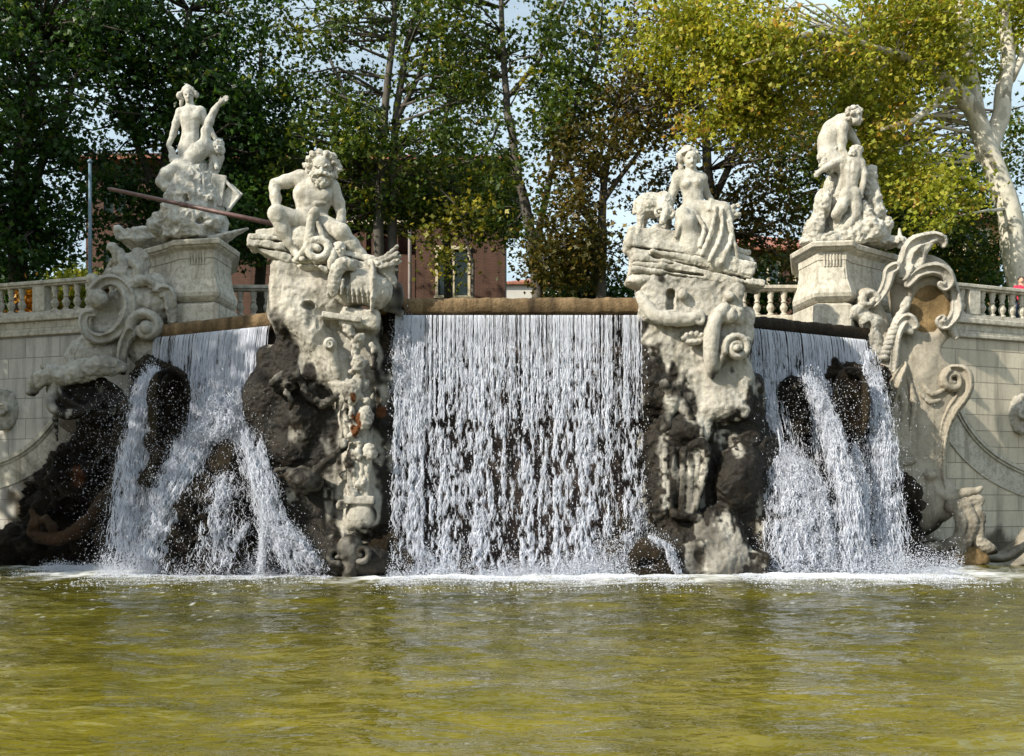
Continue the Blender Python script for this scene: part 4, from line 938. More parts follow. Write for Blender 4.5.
c.build('fish', M['carved'], PB, .028, ((.03, .18), (.015, .06)), lambda px, py, v: np.clip(.85 + .4 * (vn(v, .15) - .3), .3, .97))
c = Carve(YPB)                                                        # urn with curled handles at the water
c.cap((350, 545, -12), (350, 572, -12), 11, 8, 2); c.cap((350, 548, -12), (350, 551, -12), 13, 13, 1); c.spiral((362, 553), 9, 2, 250, 1.0, 3, 1.8, -18, 1.8, 1); c.spiral((336, 555), 9, 2, -70, -1.0, 3, 1.8, -18, 1.8, 1)
c.build('urn', M['carved'], PB, .026, ((.016, .1),), lambda px, py, v: np.clip(.7 + .6 * (vn(v, .15) - .3), .2, .95))

polyC = [(615, 270), (770, 270), (770, 330), (748, 340), (748, 392), (742, 414), (704, 410), (676, 376), (652, 336), (636, 326)]
polyC2 = [(678, 440), (704, 440), (706, 512), (680, 515)]; polyC3 = [(690, 520), (735, 520), (750, 560), (740, 582), (690, 582)]
def stC(px, py, v):
    sd = np.minimum(poly_sd(px, py, polyC), np.minimum(poly_sd(px, py, polyC2) + 3, poly_sd(px, py, polyC3) + 4)) + 20 * (vn(v, .42) - .5) + 11 * (vn(v, .13) - .5) + 30 * (vn(v * [1, 1, .28], .16) - .5)
    pale = .8 * sstep(.62, .8, vn(v * [1, 1, .4] + 7, .3)) * sstep(.35, .6, vn(v, .09))
    return -pale * (sd < 70) + np.maximum(sstep(-5, 5, sd) * .97, np.clip((py - 425) / 60, 0, 1) * np.clip(.15 + .9 * vn(v * [1, 1, .6], .35), 0, .95))
YPC = 26.0
PC = thing('carved_pier', 'pale carved stone pier with arched hole and volute below the woman with the ram', 'pier', P(690, 575, YPC), 'carved stone piers between the cascades')
c = Carve(YPC)
c.box((688, 302, 12), (50, 22, 26), 5, 0, 5); c.box((694, 360, 16), (56, 50, 22), 6, 0, 8); c.box((700, 475, 24), (64, 104, 20), 8, 0, 12)
c.box((670.5, 302, -14), (4.6, 8, 10), .5, 0, .5, sub=True); c.cap((670.5, 294, -4), (670.5, 294, -26), 4.6, 4.6, .5, sub=True)
c.ell((738, 478, 2), (24, 36, 20), 6, 10); c.ell((668, 470, 8), (28, 60, 16), 8); c.cap((716, 528, 0), (722, 560, -4), 24, 30, 6, ys=.7); c.box((700, 556, -6), (26, 16, 16), 5, -14, 4); c.box((742, 562, -4), (22, 14, 16), 5, 12, 4); c.ell((672, 545, 10), (36, 36, 16), 8)
c.ell((690, 430, 0), (26, 18, 14), 6); c.ell((722, 408, 2), (30, 16, 16), 6); c.ell((752, 500, 14), (20, 80, 12), 8); c.ell((764, 450, 20), (14, 30, 12), 6); c.ell((770, 540, 12), (20, 36, 14), 6); c.ell((648, 560, 12), (22, 26, 14), 6); c.ell((666, 500, 0), (12, 26, 8), 5)
c.build('body', M['carved'], PC, .028, ((.06, .5), (.022, .20, 1), (.014, .08), (.007, .035)), stC, extra=rust_at([(676, 398, 6, 7)]))
c = Carve(YPC)                                                        # sloping ledge moulding and knobs
c.chain([(640, 296, -10, 5), (648, 308, -14, 6), (656, 316, -16, 6.5), (672, 319, -17, 6.5), (690, 319, -17, 6), (700, 315, -18, 5)], 2, n=3); c.spiral((699, 320), 5, 1.5, 90, -1, 2, 1.4, -20, 1.4, 1)
c.ell((682.5, 294.5, -16), (5, 5.6, 5), 1); c.ell((729.5, 296, -16), (5.4, 5, 6), 1.5); c.cap((722, 304, -10), (729, 297, -14), 3, 4, 2)
c.build('ledge', M['carved'], PC, .022, ((.01, .14),), stC)
c = Carve(YPC)                                                        # scroll bracket
c.chain([(724, 308, -12, 6), (714, 322, -16, 7), (711, 342, -17, 7), (711, 362, -14, 6), (712, 376, -10, 3)], 3, ys=1.3, n=3); c.ell((728, 317, -14), (9, 6.5, 7), 2); c.ell((732, 312, -14), (4, 4.4, 5), 1.5)
c.spiral((737, 348), 13.5, 3.4, 196, -1.55, 3.8, 2.6, -18, 1.8, .5); c.cap((737, 348, -16), (737, 348, -27), 3.6, 3.2, .5); c.chain([(724.5, 346, -18, 3.4), (721, 358, -16, 3), (717, 372, -12, 2)], 1.2, ys=1.8)
c.build('scroll_bracket', M['carved'], PC, .02, ((.008, .1),), lambda px, py, v: sstep(365, 385, py + 14 * (vn(v, .2) - .5)))
c = Carve(YPC)                                                        # shell ornament
for a in range(-70, 71, 28): c.cap((694, 341, -8), (694 + 11 * math.sin(R(a)), 341 - 8 * math.cos(R(a)), -14), 1.6, 2.8, .8)
c.ell((693, 342, -12), (9, 3, 5), 1.5); c.build('shell', M['carved'], PC, .02, ((.01, .06),))
c = Carve(YPC)                                                        # hanging cloth panels with a rolled top
for x, w_ in ((666, 4), (672.5, 4), (684, 4.4), (691, 5), (698, 4.4)): c.cap((x, 450, -8), (x - 2, 508, -6), w_, w_ * .9, 1.0)
c.chain([(690, 447, -12, 4), (700, 442, -14, 5), (706, 450, -14, 4.6), (706, 464, -12, 3.6), (700, 492, -11, 3), (694, 512, -10, 3)], 1.5, n=3); c.cap((674, 514, -8), (700, 518, -8), 5, 5, 2)
c.build('hanging_cloth', M['carved'], PC, .024, ((.016, .14), (.01, .05)), stC)
c = Carve(YPC)                                                        # small masks lost in the wet stone
c.ell((665, 386, -2), (7, 9, 8), 2); c.ell((670, 402, -2), (9, 16, 8), 3); c.cap((678, 396, -2), (690, 420, -4), 6, 7, 3); c.ell((666, 424, 0), (9, 14, 8), 3)
c.build('worn_mask', M['carved'], PC, .03, ((.03, .14), (.02, .06)), pale_region([(660, 378), (668, 378), (668, 394), (682, 402), (678, 420), (670, 418), (661, 396)], 4, 8))

# ------------------------------------------------------------------ rocaille scroll on the left
def st_low(y0, y1): return lambda px, py, v: sstep(y0, y1, py + 22 * (vn(v, .35) - .5) + 10 * (vn(v, .12) - .5)) * .97
YS = 29.0
S = thing('scroll_ornament', 'grey stone rocaille scroll with big snail volute beside the shaded pedestal', 'ornament', P(110, 400, YS))
c = Carve(YS)
c.chain([(150, 288, 4, 12), (140, 300, 4, 18), (118, 318, 6, 22), (100, 345, 8, 16), (82, 352, 8, 14)], 6); c.ell((152, 300, 2), (22, 26, 12), 5, 20); c.ell((135, 268, 2), (14, 20, 10), 5, 20); c.cap((120, 252, 0), (128, 278, 0), 5, 9, 4); c.ell((148, 345, 6), (22, 22, 12), 6)
c.ell((95, 356, 0), (32, 16, 14), 5, -14)
c.ell((106, 310, -14), (15, 20, 12), 3, 20, sub=True)
c.build('body', M['carved'], S, .035, ((.05, .35), (.03, .12), (.015, .05)), st_low(370, 384))
c = Carve(YS)                                                        # the C-shaped shell and its eye
c.groove([(93, 291, -16, 5), (103, 282, -17, 5.4), (116, 281, -16, 5.6), (127, 291, -14, 6), (130, 306, -14, 6), (125, 322, -14, 5.6), (114, 334, -14, 5.2), (100, 339, -15, 5), (88, 334, -16, 4.6), (83, 323, -16, 4.2), (86, 314.5, -16, 3.4), (94, 314, -16, 2.6)])
c.cap((98, 299, -8), (98, 299, -24), 10, 9, 2); c.spiral((98, 299), 8, 1, 60, 1.6, 2.0, 1.2, -27, 1.3, .6)
c.build('snail_volute', M['carved'], S, .022, ((.012, .14), (.008, .05)))
c = Carve(YS)                                                        # leaf crest
c.chain([(128, 278, -8, 6), (122, 264, -9, 5), (117, 253, -10, 4.4), (112, 246, -11, 3.6), (108, 248, -12, 2.4)], 2, n=3); c.chain([(136, 280, -10, 6), (137, 268, -11, 5), (131, 260, -12, 3.6)], 2, n=3)
c.groove([(152, 300, -8, 6), (164, 290, -8, 6), (170, 300, -7, 6), (172, 320, -4, 5)]); c.chain([(130, 284, -14, 5), (146, 280, -12, 4.6), (156, 286, -10, 4)], 2, n=3); c.chain([(110, 272, -10, 4), (120, 274, -14, 5), (128, 284, -14, 5)], 2, n=3)
c.ell((152, 300, -14), (7, 8, 6), 2, sub=True)
c.build('leaf_crest', M['carved'], S, .024, ((.03, .14), (.014, .05)))
c = Carve(YS)                                                        # second volute
c.spiral((147, 328), 17, 7, 205, -1.05, 5.5, 3.5, -12, 1.9, 1.2); c.groove([(130, 332, -12, 5.4), (124, 345, -10, 5), (122, 358, -8, 4.4), (123, 372, -6, 3)]); c.cap((147, 328, -6), (147, 328, -18), 8, 7, 1)
c.build('small_volute', M['carved'], S, .022, ((.01, .12),), st_low(352, 372))
c = Carve(YS)                                                        # shell basin lip below
c.chain([(32, 392, -10, 3), (36, 382, -12, 6), (50, 376, -13, 8), (66, 376, -14, 9), (84, 370, -14, 10), (104, 366, -12, 9), (120, 366, -8, 8)], 4, n=3); c.cap((42, 366, -6), (62, 372, -8), 3, 5, 3); c.cap((75, 348, -10), (71, 366, -12), 4, 2.6, 2); c.ell((72, 364, -14), (4, 4, 4), 1)
c.build('shell_rim', M['carved'], S, .03, ((.04, .22), (.022, .08)), st_low(384, 398))
c = Carve(YS)                                                        # dark scoop
c.ell((88, 398, 0), (42, 24, 22), 4, 18); c.ell((92, 390, -20), (36, 17, 20), 3, 18, sub=True)
c.chain([(52, 392, -14, 4), (52, 406, -17, 5), (64, 414, -18, 5), (84, 412, -17, 4.6), (104, 400, -14, 4)], 2, n=4); c.cap((54, 390, -14), (56, 382, -14), 3.4, 3, 1); c.cap((55, 418, -10), (57, 440, -6), 3, 1.6, 2)
c.build('scoop', M['carved'], S, .03, ((.03, .2), (.015, .07)), pale_region([(44, 380), (60, 380), (52, 412), (44, 412)], 4, 8))

# ------------------------------------------------------------------ big cartouche on the right
YE = 29.2
E = thing('cartouche_ornament', 'tall stone cartouche with scrolled edges and a curling crest beside the right cascade', 'ornament', P(920, 560, YE))
stE = lambda px, py, v: np.maximum(np.clip(sstep(505, 535, py + 24 * (vn(v, .4) - .5)), 0, .9), sstep(12, -8, (px - 862) - (py - 330) * .13 + 26 * (vn(v, .35) - .5)) * sstep(330, 350, py) * .9)
c = Carve(YE)
c.cap((922, 290, 8), (926, 326, 8), 36, 30, 8, ys=.42); c.cap((926, 325, 8), (914, 372, 8), 24, 26, 10, ys=.6); c.cap((914, 372, 8), (920, 440, 8), 38, 26, 12, ys=.45); c.cap((918, 440, 8), (916, 505, 8), 28, 32, 10, ys=.5); c.cap((896, 480, 8), (924, 500, 8), 18, 20, 10, ys=.8)
c.ell((948, 382, 6), (25, 27, 12), 8); c.cap((940, 400, 6), (930, 440, 6), 18, 14, 8, ys=.6); c.cap((866, 300, 8), (884, 350, 8), 12, 14, 8); c.cap((884, 350, 8), (896, 470, 8), 16, 18, 8)
c.ell((930, 309, -10), (24, 29, 12), 3, 8, sub=True); c.ell((964, 352, 4), (26, 17, 50), 4, sub=True)
c.build('body', M['cart'], E, .03, ((.02, .4), (.007, .12)), stE)
c = Carve(YE); c.ell((930, 309, 1), (25, 30, 6.5), 2, 8); c.ell((930, 309, -9), (20, 24, 8), 3, 8, sub=True); c.build('shield', M['ochre'], E, .03, ((.02, .3),))
c = Carve(YE)                                                        # crest: a breaking-wave leaf
c.groove([(902, 275, -2, 10), (908, 262, -3, 9), (911, 250, -4, 8.4), (916, 243, -5, 7.6), (926, 239.5, -5, 6.6), (936, 237.5, -6, 5), (943, 241, -6, 3.6), (944, 246, -6, 2)])
c.chain([(918, 268, -6, 5), (921, 254, -8, 4.6), (930, 244, -9, 3)], 2, n=3); c.cap((932, 240, -8), (946, 237, -8), 3, 1.6, 1); c.ell((918, 258, -14), (5, 9, 6), 2, 18, sub=True)
c.build('crest', M['carved'], E, .024, ((.012, .14), (.008, .05)))
c = Carve(YE)                                                        # arch over the shield with its curls
c.groove([(908, 284, -8, 4.4), (916, 275, -11, 5), (926, 270, -12, 5.6), (937, 269, -12, 6), (946, 274, -12, 5.6), (949.5, 282, -12, 4.6), (945, 287.5, -13, 3.6), (940, 284, -14, 2.8)])
c.groove([(953, 286, -6, 4), (956, 300, -6, 4.6), (956, 312, -8, 5), (951, 321, -9, 4.6), (944, 325.5, -10, 4.4), (939.5, 321, -11, 3.4), (943, 317, -12, 2.4)]); c.cap((952, 330, -6), (956, 337, -6), 4.4, 3, 2)
c.build('shield_scroll', M['carved'], E, .022, ((.01, .12),))
c = Carve(YE)                                                        # bright left ridge
c.groove([(872, 305, -8, 3.6), (877, 300, -9, 4), (884, 290, -10, 4.4), (887.5, 281, -10, 4.8), (890, 271, -10, 5.4), (896, 267, -9, 5)]); c.chain([(898, 272, -8, 5), (904, 284, -6, 5)], 2)
c.ell((902, 283, -6), (8, 7, 6), 2, 0, sub=True)
c.build('left_ridge', M['carved'], E, .022, ((.01, .12),))
c = Carve(YE)                                                        # stacked left leaves
c.spiral((868, 301), 9, 2.5, 0, 1.1, 4, 2.6, -8, 1.8, 1); c.chain([(860, 306, -8, 4), (853, 312, -8, 4), (850, 318, -8, 3)], 2); c.cap((856, 314, -4), (874, 322, -4), 7, 8, 4); c.chain([(866, 320, -6, 7), (874, 338, -5, 6), (880, 358, -4, 5)], 3, n=3); c.ell((868, 328, -10), (4, 6, 5), 2, sub=True)
c.build('corner_leaf', M['carved'], E, .024, ((.02, .12), (.012, .05)), stE)
c = Carve(YE)                                                        # ribbed band
for i in range(11):
    t_ = i / 10; x = 905 - 21 * t_ ** .7; y = 308 + 50 * t_; c.ell((x, y, -9 - 2 * math.sin(math.pi * t_)), (7 - 1.5 * t_, 3.3, 5), .6, -50 * (1 - t_))
c.chain([(908, 300, -9, 4), (904, 306, -9, 4)], 1)
c.build('ribbed_band', M['carved'], E, .022, ((.012, .08),))
c = Carve(YE)                                                        # central S scroll
c.chain([(911, 332, -13, 3), (906, 330, -13, 3.4), (906.5, 323, -12, 3.8), (912, 319.5, -12, 4.2), (914, 327, -12, 4)], 1)
c.groove([(914, 326, -12, 4.6), (908, 318.5, -12, 5), (901, 324, -12, 5), (896, 336, -11, 4.8), (894, 352, -10, 4.6), (893, 370, -8, 3.6)])
c.build('s_scroll', M['carved'], E, .022, ((.008, .12),))
c = Carve(YE)                                                        # right volute, lower edge
c.spiral((953, 380), 11, 3, 100, 1.5, 4, 2.4, -8, 1.7, .8); c.groove([(953, 369, -7, 4.6), (963, 372, -6, 5.6), (966, 384, -5, 6.6), (961, 397, -4, 7), (952, 410, -3, 6.4), (945, 426, -2, 5.4), (941, 448, -1, 4.6), (940, 470, -1, 4.4), (942, 490, -2, 4)])
c.build('side_volute', M['cart'], E, .024, ((.01, .12),))
c = Carve(YE)                                                        # acanthus along the left and lower front
c.groove([(904, 364, -8, 3), (898, 376, -10, 5), (893, 392, -9, 5), (889, 410, -6, 4), (888, 440, -5, 4)]); c.chain([(906, 372, -6, 2.4), (912, 392, -8, 2.8), (914, 410, -7, 2.6), (910, 430, -5, 2)], 1.5, n=3); c.chain([(900, 388, -8, 3), (904, 404, -8, 4), (900, 424, -6, 3)], 2, n=3)
c.chain([(888, 470, -4, 4), (900, 463, -8, 4.4), (914, 461, -8, 3)], 2, n=3); c.chain([(892, 440, -4, 4), (893, 462, -6, 5)], 2); c.ell((930, 475, -7), (8, 4.6, 5), 1.5); c.chain([(922, 384, -7, 2.2), (932, 394, -8, 2.4), (944, 390, -7, 2)], 1.2, n=3); c.chain([(920, 394, -7, 2), (930, 402, -8, 2.2), (940, 400, -7, 1.6)], 1.2, n=3)
c.ell((926, 500, 0), (34, 26, 10), 6)
c.chain([(940, 494, -8, 3.6), (952, 498, -9, 4.6), (964, 493, -10, 4.6), (976, 491, -10, 3.4), (981, 488, -10, 2)], 1.6, n=3)
c.build('acanthus', M['cart'], E, .024, ((.010, .16),), stE)
YT = 29.0
T = thing('coral_root_ornament', 'curling stone tentacle roots at the foot of the tall cartouche', 'ornament', P(960, 560, YT))
stT = lambda px, py, v: np.clip(.25 + 1.1 * (vn(v, .35) - .5) + sstep(535, 560, py) * .5 + sstep(945, 920, px) * .6, 0, .95)  # darker to the left, where the recess shade is put into the colour
c = Carve(YT)
c.chain([(958, 512, -8, 5), (962, 524, -9, 5.4), (957, 538, -10, 5), (944, 545, -10, 4.6), (930, 547, -10, 4), (918, 548, -8, 3)], 1.6, n=4); c.chain([(966, 508, -6, 6), (972, 522, -8, 6), (968, 536, -8, 6), (960, 548, -7, 6)], 2, n=3)
c.chain([(976, 505, -4, 5), (980, 522, -6, 5), (978, 538, -7, 6), (986, 547, -8, 5.6), (994, 551, -9, 4)], 2, n=3); c.ell((990, 549, -10), (6, 5, 5), 2); c.cap((952, 506, -4), (978, 500, -4), 7, 6, 4)
c.build('tentacle', M['cart'], T, .024, ((.02, .14), (.012, .05)), stT)
c = Carve(YT); c.box((966, 556, 4), (18, 11, 12), 3, -12, 3); c.ell((935, 556, 12), (34, 16, 14), 5); c.build('foot_block', M['ochre'], T, .03, ((.03, .25), (.015, .08)), lambda px, py, v: np.clip(sstep(952, 936, px) + .3 * vn(v, .2), 0, .95))  # left part darkened in colour to stand for the shaded recess
for i, (p0, p1, h) in enumerate(((975, 1060, 566), (985, 1060, 553))): pass
# curved low steps at the far right waterline
t = thing('curved_step', 'low curved stone kerb rising out of the water at the foot of the cream wall', 'step', P(1005, 560, 30.5))
for k, pts in enumerate(([(980, 556), (1000, 557), (1016, 548), (1032, 528)], [(983, 566), (1006, 567), (1024, 560), (1040, 545)])):
    c = Carve(30.6 - k * 1.0); c.chain([(x, y, 0, 5 - k) for x, y in pts], 2, ys=2.2, n=4); c.build('kerb', M['cart'], t, .035, ((.012, .3),), lambda px, py, v: .5 * vn(v, .5))
# shell roundels hung on the walls
for px, py, sl, lab in ((2, 410, -1, 'grey scalloped stone shell medallion on the left wall above the curved moulding'), (1024, 414, 1, 'cream scalloped stone shell medallion on the right wall above the curved moulding')):
    p = on_wall(px, py, LW if sl < 0 else RW, sl, .02); t = thing('wall_medallion', lab, 'medallion', p, 'scalloped medallions on the side walls')
    c = Carve(p[1] - .12); n_ = 15
    for i in range(n_):
        a = 2 * math.pi * i / n_; c.cap((px + 5 * math.cos(a), py + 5 * math.sin(a), -2), (px + 15.5 * math.cos(a), py + 17 * math.sin(a), -3 - 1.5 * sl * math.cos(a) * (1 if sl < 0 else 1) * 3), 2.0, 4.2, .8)
    c.ell((px, py, -2), (16, 18, 5), 2); c.build('shell', M['carved'], t, .024, ((.014, .10), (.008, .04)))
    c = Carve(p[1] - .12); c.ell((px, py, -7), (6, 7, 5), 1); c.spiral((px, py), 6, 2, 0, 1.3, 1.5, 1, -11, 1.3, .6); c.build('boss', M['carved'], t, .022, ((.01, .08),))

# ------------------------------------------------------------------ dark wet rocks of the cascades
dark = lambda px, py, v: np.clip(.92 + .55 * (vn(v, .5) - .62), .35, .98)
mossy = lambda px, py, v: np.clip(.8 + .9 * (vn(v, .4) - .6), .25, .98)
def rock(label, Y, build, vox=.045, noise_=((.13, .6), (.09, .3, 1), (.04, .10, 1), (.015, .05)), st=dark, name='cascade_rock', group='dark wet rocks of the cascades', seed=0, rust=None):
    c = Carve(Y); build(c)
    ctr = np.mean([np.concatenate([p[1], p[2]]).reshape(2, 3).mean(0) for p in c.pr], 0); ctr[2] = -.3
    o = c.build(name, M['rock'], None, vox, noise_, st, seed, base=ctr, extra=rust)
    return tag(o, label, 'rock', group)
def b1(c):
    c.ell((82, 505, 6), (52, 62, 24), 12, 20); c.ell((106, 458, 6), (34, 48, 22), 12); c.ell((44, 552, 0), (44, 28, 26), 10); c.ell((112, 540, 0), (40, 44, 26), 10); c.ell((52, 500, 14), (30, 30, 16), 10); c.ell((70, 520, -14), (26, 20, 14), 5, sub=True)
rock('broad dark rock face below the grey rocaille scroll', 29.4, b1, .055, ((.2, .7), (.13, .34, 1), (.06, .13, 1)), seed=1, rust=rust_at([(78, 476, 7, 11)]))
def b2(c):
    c.chain([(31, 531, 0, 4), (40, 537, -3, 5.4), (58, 538.5, -5, 6), (76, 531, -6, 6.6), (92, 518, -6, 7), (102, 503, -4, 7), (113, 494, 0, 9)], 2, n=4); c.ell((35, 524, -4), (6, 8, 6), 3); c.cap((32, 512, -2), (38, 522, -3), 3, 4, 2); c.cap((46, 520, -3), (54, 528, -4), 5, 5, 3); c.cap((116, 494, 4), (122, 530, 4), 12, 14, 5)
rock('golden brown curling tentacle of rock at the foot of the left rock face', 28.1, b2, .03, ((.035, .2), (.016, .07)), lambda px, py, v: np.clip(.35 + 1.2 * (vn(v, .28) - .5), .1, .95), rust=lambda px, py, v: .5 * vn(v, .4) * (px < 100), seed=2)
def b3(c):
    c.box((200, 470, 30), (66, 110, 14), 8, 0, 8); c.ell((180, 470, 22), (60, 50, 14), 10); c.ell((230, 470, 16), (42, 40, 16), 10); c.ell((150, 545, 18), (46, 40, 20), 10); c.ell((260, 555, 10), (54, 30, 20), 10); c.ell((268, 430, 18), (26, 90, 14), 10); c.ell((140, 470, 24), (26, 70, 14), 8)
rock('ragged dark rock mass behind the left cascade', 27.6, b3, .055, ((.2, .7), (.13, .34, 1), (.06, .13, 1)), mossy, seed=3)
def b4(c):
    c.ell((170, 405, 0), (19, 38, 16), 3, 6); c.ell((174, 404, -12), (14, 31, 12), 2, 6, sub=True); c.cap((152, 440, 0), (160, 452, 2), 8, 10, 4); c.chain([(172, 370, -14, 3), (160, 374, -15, 3.4), (153, 388, -15, 3.6), (151, 406, -15, 3.6), (154, 426, -14, 3.8), (161, 442, -12, 4)], 1.5, n=3); c.chain([(172, 370, -14, 3), (184, 376, -13, 2.6), (189, 396, -12, 2.4)], 1.5, n=3)
rock('upright dark shell shaped rock in the upper left cascade', 26.6, b4, .032, ((.035, .25), (.02, .08)), lambda px, py, v: np.where(px < 157, .3, .95) * np.clip(.75 + .5 * vn(v, .2), 0, 1.05), seed=4)  # left rim coloured paler to look lit, the hollow stays dark
rock('mossy brown rock stub under the upright shell in the left cascade', 26.5, lambda c: (c.ell((160, 462, 0), (11, 20, 10), 3), c.ell((150, 478, 2), (10, 9, 8), 3)), .035, st=lambda px, py, v: np.clip(.55 + .8 * (vn(v, .3) - .5), .2, .95), seed=5)
rock('grey domed rock splitting the left cascade in two', 26.3, lambda c: (c.ell((225, 460, 0), (17, 20, 14), 4, 20), c.ell((208, 468, 2), (14, 12, 10), 4)), .035, ((.05, .3), (.03, .1)), mossy, seed=6)
rock('large dark boulder in the middle foot of the left cascade', 26.2, lambda c: (c.ell((205, 530, 0), (40, 52, 20), 6), c.ell((180, 550, -2), (26, 34, 18), 6), c.ell((232, 556, -2), (22, 26, 16), 5)), .045, st=mossy, seed=7)
rock('small pointed rock with water running off its left side', 26.3, lambda c: (c.cap((246, 534, 0), (236, 570, 2), 7, 16, 4), c.ell((252, 556, 2), (14, 20, 12), 4)), .035, ((.06, .3), (.03, .1)), mossy, seed=8)
rock('low dark rock at the lower right foot of the left cascade', 26.3, lambda c: (c.ell((285, 560, 0), (26, 20, 16), 5), c.ell((300, 568, -2), (20, 12, 12), 4)), .04, st=dark, seed=9)
def b5(c):
    c.box((810, 470, 30), (72, 110, 14), 8, 0, 8); c.ell((775, 470, 24), (40, 60, 14), 10); c.ell((850, 470, 26), (40, 70, 14), 10); c.ell((820, 545, 14), (60, 40, 20), 10); c.ell((885, 520, 24), (30, 60, 14), 8); c.ell((765, 545, 18), (30, 40, 16), 8)
rock('ragged dark rock mass behind the right cascade', 27.6, b5, .055, ((.2, .7), (.13, .34, 1), (.06, .13, 1)), mossy, seed=10)
def b6(c):
    c.ell((851, 404, 0), (17, 37, 15), 3, -6); c.ell((848, 402, -12), (12, 30, 11), 2, -6, sub=True); c.chain([(846, 370, -14, 2.6), (858, 373, -14, 3), (865, 388, -14, 3.2), (867, 406, -14, 3.2), (864, 424, -13, 3.4), (857, 438, -12, 3.4)], 1.5, n=3); c.cap((858, 436, 2), (852, 448, 4), 6, 8, 3)
rock('upright dark shell shaped rock in the upper right cascade', 27.1, b6, .032, ((.03, .25), (.018, .08)), lambda px, py, v: np.where(px > 862, .35, .95) * np.clip(.75 + .5 * vn(v, .2), 0, 1.05), seed=11)  # right rim lightened in colour as a lit edge, like its left twin
rock('tall narrow dark rock in the middle of the right cascade', 27.0, lambda c: (c.ell((794, 395, 2), (10, 18, 10), 3), c.ell((798, 425, 2), (15, 26, 11), 4), c.ell((820, 470, 2), (10, 20, 10), 4)), .035, st=dark, seed=12)
rock('rounded dark rock under the brightest splash of the right cascade', 26.7, lambda c: (c.ell((812, 520, 2), (30, 50, 16), 6), c.ell((795, 555, 0), (30, 26, 16), 6), c.ell((835, 550, 0), (26, 30, 16), 6)), .045, st=dark, seed=13)
def b7(c):
    c.ell((650, 562, 0), (22, 26, 18), 4); c.ell((668, 572, 0), (14, 12, 14), 4); c.ell((648, 566, -16), (12, 7, 8), 3, sub=True); c.ell((650, 578, -8), (20, 7, 12), 3)
rock('brown hollow boulder at the right foot of the central curtain', 25.75, b7, .03, ((.05, .3), (.03, .1), (.012, .045)), mossy, seed=14)
rock('pale splashed boulder at the lower right edge of the central curtain', 26.0, lambda c: (c.ell((628, 530, 4), (16, 26, 12), 4), c.ell((618, 556, 2), (22, 20, 12), 4)), .04, st=lambda px, py, v: .45 * vn(v, .3), seed=15)
rock('low brown boulder at the left foot of the central curtain', 25.9, lambda c: (c.ell((386, 545, 4), (16, 18, 12), 4), c.ell((398, 562, 2), (22, 14, 12), 4)), .04, st=mossy, seed=16)
rock('flat pale rock showing through the foot of the central curtain', 26.0, lambda c: (c.ell((470, 567, 2), (24, 10, 12), 4), c.ell((445, 572, 2), (16, 8, 10), 4)), .04, st=lambda px, py, v: .7 * vn(v, .3), seed=17)
rock('dark rock rib between central curtain and garland pier', 26.3, lambda c: (c.ell((390, 360, 4), (14, 46, 14), 4), c.ell((396, 470, 8), (12, 90, 12), 6), c.ell((398, 320, 4), (10, 22, 12), 3)), .04, st=mossy, seed=18, rust=rust_at([(382, 412, 6, 7), (389, 470, 4, 30)]))
rock('dark rock rib between central curtain and pale volute pier', 26.3, lambda c: (c.ell((650, 430, 6), (14, 90, 14), 6), c.ell((656, 520, 6), (18, 50, 14), 6)), .04, st=dark, seed=19)
# ------------------------------------------------------------------ pool water
def water_h(x, y):
    p = lambda sx, sy, o: np.stack([x * sx, y * sy, np.full(x.shape, o)], 1)
    h = .06 * (vn(p(.8, 1, 0), 1.5) - .5) + .085 * (vn(p(.45, 1, 7.3), .75) - .5) + .068 * (vn(p(.45, 1, 13.1), .33) - .5) + .028 * (vn(p(.6, 1, 23.7), .15) - .5)
    return h
def m_water():
    m, t, b = new_mat('pool_water'); v = objco(t)
    n1 = noise(t, .35, 4, .6, mapping(t, v, (1, 1.2, 1))); n2 = noise(t, 1.3, 5, .65, mapping(t, v, (1, 1.3, 1)))
    f = math_(t, 'ADD', math_(t, 'MULTIPLY', n1, .55), math_(t, 'MULTIPLY', n2, .45))
    col = ramp(t, f, [(.36, (.034, .034, .004)), (.5, (.066, .060, .006)), (.64, (.115, .098, .009))])
    sy = t.nodes.new('ShaderNodeSeparateXYZ'); t.links.new(v, sy.inputs[0]); sh = t.nodes.new('ShaderNodeMapRange'); sh.inputs['From Min'].default_value = 15; sh.inputs['From Max'].default_value = 8.5
    t.links.new(math_(t, 'ADD', sy.outputs[1], math_(t, 'MULTIPLY', n2, -3.0)), sh.inputs['Value'])              # colour turns paler and yellower towards the viewer
    col = mixc(t, sh.outputs[0], col, ramp(t, f, [(.38, (.090, .080, .007)), (.62, (.160, .134, .012))]))
    at = t.nodes.new('ShaderNodeAttribute'); at.attribute_name = 'foam'
    col = mixc(t, at.outputs['Fac'], col, (.8, .82, .84, 1)); t.links.new(col, b.inputs['Base Color'])
    rg = t.nodes.new('ShaderNodeMapRange'); rg.inputs['To Min'].default_value = .015; rg.inputs['To Max'].default_value = .6
    t.links.new(at.outputs['Fac'], rg.inputs['Value']); t.links.new(rg.outputs[0], b.inputs['Roughness']); b.inputs['IOR'].default_value = 1.33
    h = math_(t, 'ADD', noise(t, 2.7, 3, .5, mapping(t, v, (.55, 1.1, 1))), math_(t, 'MULTIPLY', noise(t, 8, 2, .5, mapping(t, v, (.6, 1, 1))), .30))
    bump(t, h, .85, .075, b)
    return m
M['water'] = m_water()
